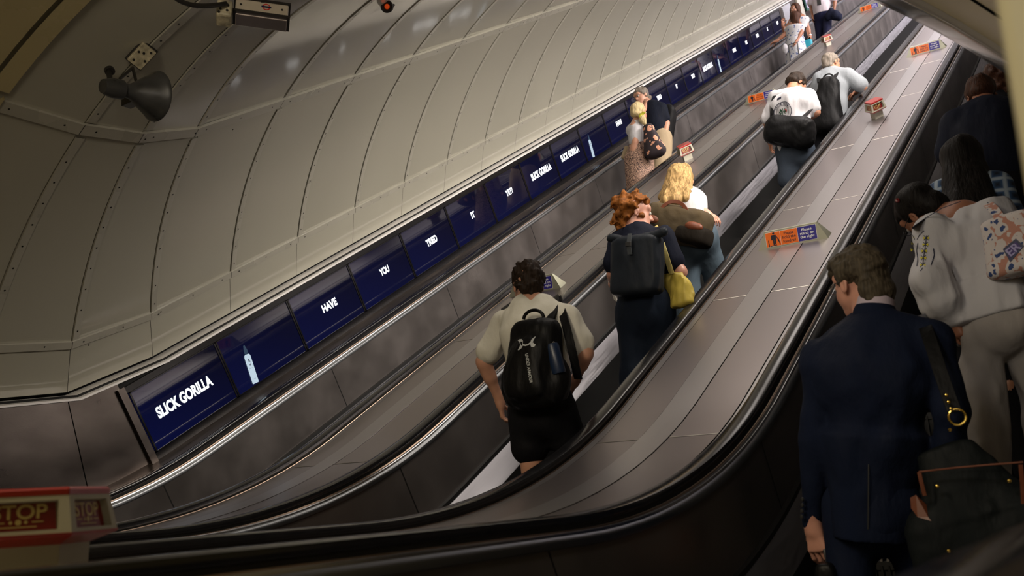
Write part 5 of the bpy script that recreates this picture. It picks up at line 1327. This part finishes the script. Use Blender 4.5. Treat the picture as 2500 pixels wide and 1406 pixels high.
F = SDF(); F.cap(nek + P.up*.02 - P.fwd*.006, nek + P.up*.062 + P.fwd*.004, .073, .068, .01); F.cut(nek + P.up*.085 - P.fwd*.06, P.up-P.fwd*.25); F.mesh('shirt_collar', mat('collar_lilac', (.45, .38, .44), .7), P.T, .0055)
F = SDF(); F.cap(nek - P.up*.03 - P.fwd*.004, nek + P.up*.012 - P.fwd*.004, .100, .080, .01); F.mesh('jacket_collar', c_suit, P.T, .006)
F = SDF(); F.slab(P.J['pel']+P.up*.04, P.J['pel']-P.up*.08, P.side, (.14, .13), (.145, .135), .05)
for q in 'LR': F.chain([P.J['h'+q], P.J['k'+q], P.J['a'+q]], [.088, .076, .070], .04)
F.fold(.006, (8, 8, 4)); F.mesh('suit_trousers', c_suit, P.T, .009); P.shoes(m_sole)
mb = MB(); d = vn(P.J['eL']-P.J['wL'])
for i in range(4): mb.lathe(Vector(P.J['wL'] + d*(.03+.022*i) - P.fwd*.045 - P.side*.028), Vector(-P.fwd-P.side*.5), [(0, .008), (.004, .007), (.005, 0)], 12)
mb.build('cuff_buttons', m_sole, P.T)
o = flat_print([[(2119, 1130), (2122, 1130), (2121, 1296), (2117, 1296)]], lambda a, b: Vector(J_(a, b, y0-.3)), m_sole, 'vent_seam', P.T); drape(o, jk_, tuple(ray(2120, 1210)), .002)
H = P.H; F = SDF(); F.ell(H.P(0, -.020, .052), H.R, (.094, .116, .096)); F.ell(H.P(0, -.085, -.035), H.R, (.076, .054, .080)); F.ell(H.P(0, .055, .095), H.R, (.072, .060, .040)); F.ell(H.P(.0, .095, .062), H.R, (.060, .022, .028), .02); F.ell(H.P(0, -.09, -.10), H.R, (.055, .03, .03))
F.box(H.P(0, .125, -.055), H.R, (.12, .070, .095), .03, .012, True); F.box(H.P(0, .055, -.105), H.R, (.12, .085, .075), .02, .015, True)
for q in (-1, 1): F.ell(H.P(q*.095, .0, -.028), H.R, (.028, .030, .040), .008, True)
F.fold(.006, (16, 16, 34)).fold(.003, (50, 50, 90)); F.mesh('swept_grey_hair', h_suit, P.T, .0055); H.eyes(P.T); glasses(H, P.T, mat('glasses_wire', (.3, .28, .25), .2, .8))
# travel bag of the man in the suit
m_bagc = cloth('bag_dark_canvas', (.006, .008, .009), .2, .7)
T = empty('travel_bag', J_(2370, 1250, y0-.30), 'dark canvas travel bag with tan leather trim and brass fittings at the suited man\'s side', 'bag')
yb = y0-.22
c = np.array(J_(2372, 1260, yb)); xd = vn(np.array(J_(2480, 1238, yb+.02))-np.array(J_(2260, 1262, yb-.02))); zd = vn(np.array((0.02, 0, 1.))); zd = vn(zd-xd*(zd@xd)); yd = np.cross(zd, xd); R_ = np.stack([xd, yd, zd], 1)
Q = lambda a, b, d: c + R_ @ np.array([a, b, d])
F = SDF(); F.slab(Q(-.12, 0, -.12), Q(.18, 0, -.12), R_[:, 2], (.165, .10), (.165, .10), .03, 3.4, end=.09); F.slab(Q(.01, 0, 0), Q(-.03, .01, .22), R_[:, 0], (.21, .085), (.085, .030), .03, 2.2, end=.02)
F.fold(.006, (8, 8, 8)).fold(.002, (30, 30, 30)); body_ = F.mesh('bag_body', m_bagc, T, .008)
for pts, w_ in (([(2243, 1152), (2330, 1142), (2420, 1134), (2498, 1128)], .006), ([(2244, 1152), (2250, 1180), (2258, 1210)], .013), ([(2492, 1134), (2496, 1180), (2499, 1230)], .013)):
    ribbon([J_(*q, yb-.112) for q in pts], w_, m_leather, 'leather_piping', T, (.3, -1, 0), .004)
o = flat_print([[(2222, 1215), (2236, 1208), (2262, 1232), (2266, 1262), (2274, 1272), (2240, 1262), (2224, 1240)]], lambda a, b: Vector(J_(a, b, yb-.08)), m_leather, 'leather_corner', T); drape(o, body_, tuple(ray(2245, 1240)), .004)
for px, py in ((2288, 1187), (2464, 1174), (2316, 1345)):
    mb = MB(); mb.lathe(Vector(J_(px, py, yb-.112)), Vector((.3, -1, 0)), [(-.01, .007), (.004, .0055), (.006, 0)], 12); mb.build('rivet', m_gold2, T)
rc_ = Vector(J_(2337, 1018, yb-.02)); mb = MB(); Rr = frame(Vector(xd), Vector((0, 0, 1))); mb.tube([rc_ + Rr @ Vector((.026*math.cos(t), .026*math.sin(t), 0)) for t in [2*math.pi*j/20 for j in range(21)]], .0045, 8, cap=False); mb.lathe(rc_-Vector((.028, 0, .04)), (0, -1, 0), [(0, .006), (.004, 0)], 10); mb.build('brass_ring', m_gold2, T)
ribbon(bez(J_(2245, 772, y0+.07), J_(2262, 790, y0-.16), J_(2290, 900, y0-.22), J_(2331, 1006, yb-.02), n=16), .045, c_blackn, 'shoulder_strap', T, (.15, -1, .25), .008)
mb = MB()
for px, py in ((2311, 965), (2316, 982), (2322, 998)): mb.lathe(Vector(J_(px, py, yb-.045)), Vector((.1, -1, 0)), [(-.005, .006), (.004, .005), (.006, 0)], 10)
mb.build('strap_studs', m_gold2, T)
SB_ = empty('briefcase', J_(2010, 1400, y0+.05), 'dark case hanging from the suited man\'s left hand, mostly below the frame', 'bag')
F = SDF(); wl = P.J['wL']; F.slab(wl+A3((.06, -.10, -.24)), wl+A3((.06, .16, -.24)), (0, 0, 1), (.11, .04), (.11, .04), .02, 4, end=.03); F.mesh('case_body', c_blackn, SB_, .009)
mb = MB(); mb.tube([wl+A3((.055, -.04, -.14)), wl+A3((.045, -.03, -.095)), wl+A3((.045, .09, -.095)), wl+A3((.055, .10, -.14))], .009, 8); mb.build('case_handle', m_sole, SB_)

# ---------------------------------------------------------------- woman in the embroidered white blouse
y0 = 4.62
J = joints(y0, dict(pel=(2432, 768, 0), nek=(2350, 522, .05), hed=(2250, 522, .14), sL=(2276, 568, -.03), sR=(2424, 514, .03), eL=(2266, 682, -.14), wL=(2322, 774, -.08),
                    eR=(2480, 620, .02), wR=(2490, 700, .15)), (4.55, 4.72), (-.58, .55, -.60), spread=.115, hup=(-.6, 0, .8))
P = Person('woman in an embroidered white blouse and taupe trousers, leaning over to the left', J, .94, s_dark, .007)
P.body(hp={'L': ((.12, .1, -1), (.5, .8, 0), dict(curl=.65, thumb_side=-1))})
F = SDF(); P.torso(F, .012, hips=True); 
F.slab(P.J['pel']+P.up*.14, P.J['pel']-P.up*.02, P.side, (.150, .115), (.180, .14), .07, end=.02)
a, b, d = P.J['sL'], P.J['eL'], P.J['wL']; F.chain([a, a+(b-a)*.72], [.072, .068], .04); F.chain([a+(b-a)*.78, b, b+(d-b)*.6, d+(b-d)*.04], [.064, .082, .080, .040], .03)
a, b, d = P.J['sR'], P.J['eR'], P.J['wR']; F.chain([a, b, d], [.075, .082, .05], .04)
F.fold(.014, (13, 13, 3.2)).fold(.004, (34, 34, 9)); F.cut(P.J['pel']-P.up*.03, -P.up); F.cut(P.J['nek']+P.up*.005, P.up); shirt = F.mesh('embroidered_blouse', c_white, P.T, .007)
F = SDF(); F.slab(P.J['pel']+P.up*.06, P.J['pel']-P.up*.06, P.side, (.15, .13), (.175, .14), .03)
for q in 'LR': F.chain([P.J['h'+q], P.J['k'+q], P.J['a'+q]+A3((0, 0, .02))], [.092, .076, .072], .02)
F.fold(.014, (8, 8, 3.5)).fold(.007, (20, 20, 8)); F.mesh('taupe_trousers', c_trouser, P.T, .008); P.shoes(m_shoew)
H = P.H; F = SDF(); F.ell(H.P(0, -.02, .048), H.R, (.090, .112, .098)); F.ell(H.P(0, -.08, -.03), H.R, (.072, .055, .07)); F.ell(H.P(.02, .05, .07), H.R, (.075, .06, .05)); F.box(H.P(0, .125, -.045), H.R, (.10, .076, .10), .03, .012, True); F.fold(.005, (24, 24, 12)); F.mesh('dark_hair', h_black, P.T, .006); H.eyes(P.T); glasses(H, P.T, m_sole)
mb = MB(); mb.tube([J_(2191+3*math.cos(t), 489+3*math.sin(t), y0+.05) for t in [2*math.pi*j/10 for j in range(11)]], .006, 6, cap=False); mb.build('hair_tie', m_red2, P.T)
m_emy = mat('embroidery_yellow', (.60, .52, .02), .7); m_emb = mat('embroidery_navy', (.008, .012, .04), .7)
def on_img(polys, yy, M, nm, parent, tgt): 
    o = flat_print(polys, lambda a, b: Vector(J_(a, b, yy)), M, nm, parent); drape(o, tgt, tuple(ray(2270, 620)), .003); return o
def line2(pts, w_):
    out = []
    for i in range(len(pts)-1):
        (x0, y0_), (x1, y1) = pts[i], pts[i+1]; L_ = math.hypot(x1-x0, y1-y0_); nx, ny = -(y1-y0_)/L_*w_/2, (x1-x0)/L_*w_/2
        out.append([(x0+nx, y0_+ny), (x1+nx, y1+ny), (x1-nx, y1-ny), (x0-nx, y0_-ny)])
    return out
cen = [(2261, 580), (2259, 596), (2256, 612), (2254, 629), (2253, 646)]; Yl, Bk = [], []
for x, y in cen:
    Yl += [[(x-6, y-3), (x-1, y), (x-6, y+4), (x-8, y)], [(x+6, y-3), (x+1, y), (x+6, y+4), (x+8, y)]]
    Bk += line2([(x-6, y-6), (x+6, y+6)], 1.6) + line2([(x+6, y-6), (x-6, y+6)], 1.6)
Bk += line2([(2262, 574), (2259, 600), (2254, 630), (2252, 655), (2247, 661)], 1.8)
for x, y in ((2228, 594), (2227, 610), (2229, 578)): Yl += [[(x-4, y-4), (x+3, y), (x-3, y+4)]]; Bk += line2([(x-3, y-6), (x+3, y+6)], 1.5)
Bk += line2([(2256, 562), (2244, 573), (2238, 584)], 2.2) + line2([(2240, 592), (2237, 612), (2240, 632), (2238, 650)], 2.0) + line2([(2279, 606), (2281, 622), (2277, 636), (2273, 647)], 2.4)
on_img(Yl, y0-.2, m_emy, 'embroidery_yellow', P.T, shirt); on_img(Bk, y0-.2, m_emb, 'embroidery_navy', P.T, shirt)
on_img([[(2420, 492), (2426, 494), (2424, 500), (2418, 498)], [(2432, 498), (2439, 500), (2437, 507), (2430, 504)], [(2444, 506), (2450, 508), (2448, 515), (2442, 512)]], y0-.2, m_emy, 'embroidery_yellow', P.T, shirt)
on_img(line2([(2226, 556), (2260, 530), (2300, 508), (2345, 492)], 2.0), y0-.2, m_emb, 'neckline_braid', P.T, shirt); on_img(line2([(2415, 490), (2432, 500), (2455, 514)], 2.0), y0-.2, m_emb, 'shoulder_braid', P.T, shirt)
WB = empty('water_bottle', J_(2365, 831, y0), 'clear plastic water bottle in the left hand of the woman in the white blouse', 'bottle')
m_clear = mat('clear_plastic', (.75, .78, .78), .08, 0, .5, bump=.6, bscale=35, trans=.85)
a, b = Vector(J_(2338, 832, y0-.02)), Vector(J_(2388, 828, y0-.05)); mb = MB(); L_ = (b-a).length; mb.lathe(a, b-a, [(0, 0), (.004, .028), (L_*.1, .031), (L_*.3, .029), (L_*.5, .032), (L_*.7, .029), (L_*.9, .031), (L_, .027), (L_, 0)], 22); mb.build('bottle_body', m_clear, WB)
TT = empty('tote_bag', J_(2455, 610, y0-.15), 'floral tote bag with a purple patch on the blouse woman\'s right shoulder', 'bag')
m_floral = print_mat('floral_tote', ((.03, .06, .18), (.60, .55, .53), (.46, .22, .16)), 24, .28)
F = SDF(); F.slab(np.array(J_(2465, 545, y0-.15)), np.array(J_(2492, 650, y0-.15)), (1, -.3, -.2), (.115, .07), (.135, .08), .02, 3, end=.04); F.fold(.006, (9, 9, 6)); body_ = F.mesh('bag_body', m_floral, TT, .008)
ribbon(bez(J_(2440, 530, y0-.17), J_(2424, 505, y0-.13), J_(2408, 492, y0-.04), J_(2400, 495, y0+.08)), .04, m_floral, 'handle', TT, (0, -1, .5), .006)
o = flat_print([[(2448, 608), (2480, 582), (2500, 600), (2466, 640)]], lambda a, b: Vector(J_(a, b, y0-.25)), m_ink, 'patch', TT); drape(o, body_, tuple(ray(2470, 610)), .004)
o = flat_print([[(2455, 609), (2480, 590), (2492, 601), (2465, 630)]], lambda a, b: Vector(J_(a, b, y0-.25)), mat('patch_purple', (.06, .035, .17), .6), 'patch_field', TT); drape(o, body_, tuple(ray(2470, 610)), .006)
tx = (Vector(J_(2492, 592, y0-.25))-Vector(J_(2466, 614, y0-.25))); o = text_fit('ER', .055, .034, frame(tx, tx.cross(Vector((-.35, .9, .1)))), Vector(J_(2474, 608, y0-.25)), mat('patch_lilac', (.35, .32, .55), .6), TT, .02); drape(o, body_, tuple(ray(2474, 608)), .008)

# ---------------------------------------------------------------- woman with long black hair in a plaid shirt
y0 = 5.25
J = joints(y0, dict(pel=(2370, 640, 0), nek=(2362, 448, 0), hed=(2352, 402, .03), sL=(2300, 482, 0), sR=(2432, 462, 0), eL=(2285, 570, 0), wL=(2300, 640, .1),
                    eR=(2470, 550, 0), wR=(2460, 620, .1)), (5.1, 5.3), (-.1, .98, -.1), spread=.09)
P = Person('woman with long straight black hair in a blue plaid shirt', J, 1.0, s_tan, .009)
P.body()
def plaid():
    M, N, L, B = nt('blue_plaid'); tc = N.new('ShaderNodeTexCoord'); cols = (.020, .050, .12)
    w1 = N.new('ShaderNodeTexWave'); w1.inputs['Scale'].default_value = 5; w1.bands_direction = 'X'; w1.inputs['Distortion'].default_value = 1.5
    w2 = N.new('ShaderNodeTexWave'); w2.inputs['Scale'].default_value = 5; w2.bands_direction = 'Z'; w2.inputs['Distortion'].default_value = 1.5
    for q in (w1, w2): L.new(tc.outputs['Object'], q.inputs[0])
    mm = N.new('ShaderNodeMath'); mm.operation = 'MAXIMUM'; L.new(w1.outputs['Fac'], mm.inputs[0]); L.new(w2.outputs['Fac'], mm.inputs[1])
    cr = N.new('ShaderNodeValToRGB'); cr.color_ramp.elements[0].color = (.006, .010, .022, 1); cr.color_ramp.elements[1].color = (.30, .36, .42, 1); cr.color_ramp.elements[1].position = .97
    e = cr.color_ramp.elements.new(.7); e.color = (.025, .07, .16, 1); L.new(mm.outputs[0], cr.inputs[0]); L.new(cr.outputs[0], B.inputs['Base Color']); B.inputs['Roughness'].default_value = .85; return M
m_plaid = plaid()
F = SDF(); P.torso(F, .020)
for q in 'LR': P.arm(F, q, .028, 1.7, r=(.06, .052, .04))
F.fold(.008, (10, 10, 5)); F.mesh('plaid_shirt', m_plaid, P.T, .009)
F = SDF(); F.slab(P.J['pel']+P.up*.04, P.J['pel']-P.up*.08, P.side, (.15, .12), (.17, .13), .05)
for q in 'LR': P.leg(F, q, .012, 1.95)
F.mesh('dark_trousers', c_blackc, P.T, .012); P.shoes(m_sole)
H = P.H; F = SDF(); F.ell(H.P(0, -.02, .048), H.R, (.098, .116, .100)); F.slab(H.P(0, -.045, .03), np.array(J_(2366, 500, y0-.14)), H.R[:, 0], (.095, .085), (.135, .05), .04); F.box(H.P(0, .13, -.06), H.R, (.06, .080, .09), .03, .012, True); F.fold(.005, (26, 26, 5)); F.mesh('long_black_hair', h_black, P.T, .008)

# ---------------------------------------------------------------- broad man in dark navy
y0 = 6.1
J = joints(y0, dict(pel=(2425, 455, 0), nek=(2412, 262, .02), hed=(2396, 236, .12), sL=(2338, 305, 0), sR=(2478, 290, 0), eL=(2318, 388, 0), wL=(2320, 450, .12),
                    eR=(2510, 380, 0), wR=(2500, 430, .1)), (6.0, 6.3), (-.25, .80, -.5), spread=.11)
P = Person('broad man in a dark navy t-shirt high on the right, beyond the black-haired woman', J, 1.25, s_dark, .010)
P.body()
F = SDF(); P.torso(F, .022, belly=.03)
for q in 'LR': P.arm(F, q, .030, .78, r=(.054, .056, .03))
F.fold(.007, (9, 9, 5)); F.cut(P.J['pel']-P.up*.02, -P.up); F.mesh('dark_t_shirt', c_navy, P.T, .010)
F = SDF(); F.slab(P.J['pel']+P.up*.04, P.J['pel']-P.up*.08, P.side, (.20, .16), (.21, .17), .05)
for q in 'LR': F.chain([P.J['h'+q], P.J['k'+q], P.J['a'+q]], [.115, .095, .08], .05)
F.mesh('black_trousers', c_blackc, P.T, .012); P.shoes(m_sole)
H = P.H; F = SDF(); F.ell(H.P(0, -.014, .045), H.R, (.086, .106, .093)); F.ell(H.P(0, -.07, -.02), H.R, (.064, .048, .055)); F.box(H.P(0, .125, -.04), H.R, (.12, .080, .09), .03, .012, True); F.fold(.004, (30, 30, 30)); F.mesh('hair', h_brown, P.T, .009)
# ---------------------------------------------------------------- last figure beside the right edge
y0 = 8.2
J = joints(y0, dict(pel=(2448, 330, 0), nek=(2446, 222, 0), hed=(2446, 196, 0), sL=(2415, 236, 0), sR=(2480, 230, 0), eL=(2408, 285, 0), wL=(2412, 325, .1),
                    eR=(2492, 280, 0), wR=(2486, 320, .1)), (8.1, 8.3), (-.1, .98, 0), spread=.10)
P = Person('dark figure beside the cream jamb, half hidden behind the broad man', J, 1.0, s_dark, .012)
P.body()
F = SDF(); P.torso(F, .02)
for q in 'LR': P.arm(F, q, .026, 1.8, r=(.06, .05, .04))
F.mesh('dark_jacket', c_blackc, P.T, .012)
F = SDF(); F.slab(P.J['pel']+P.up*.04, P.J['pel']-P.up*.08, P.side, (.16, .13), (.17, .14), .05)
for q in 'LR': F.chain([P.J['h'+q], P.J['k'+q], P.J['a'+q]], [.10, .085, .07], .05)
F.mesh('dark_trousers', c_blackc, P.T, .013)
H = P.H; F = SDF(); F.ell(H.P(0, -.02, .04), H.R, (.12, .13, .12)); F.ell(H.P(0, -.04, -.08), H.R, (.12, .10, .10)); F.box(H.P(0, .14, -.06), H.R, (.06, .080, .09), .03, .012, True); F.fold(.018, (24, 24, 24)); F.mesh('dark_curly_hair', h_brown, P.T, .010)
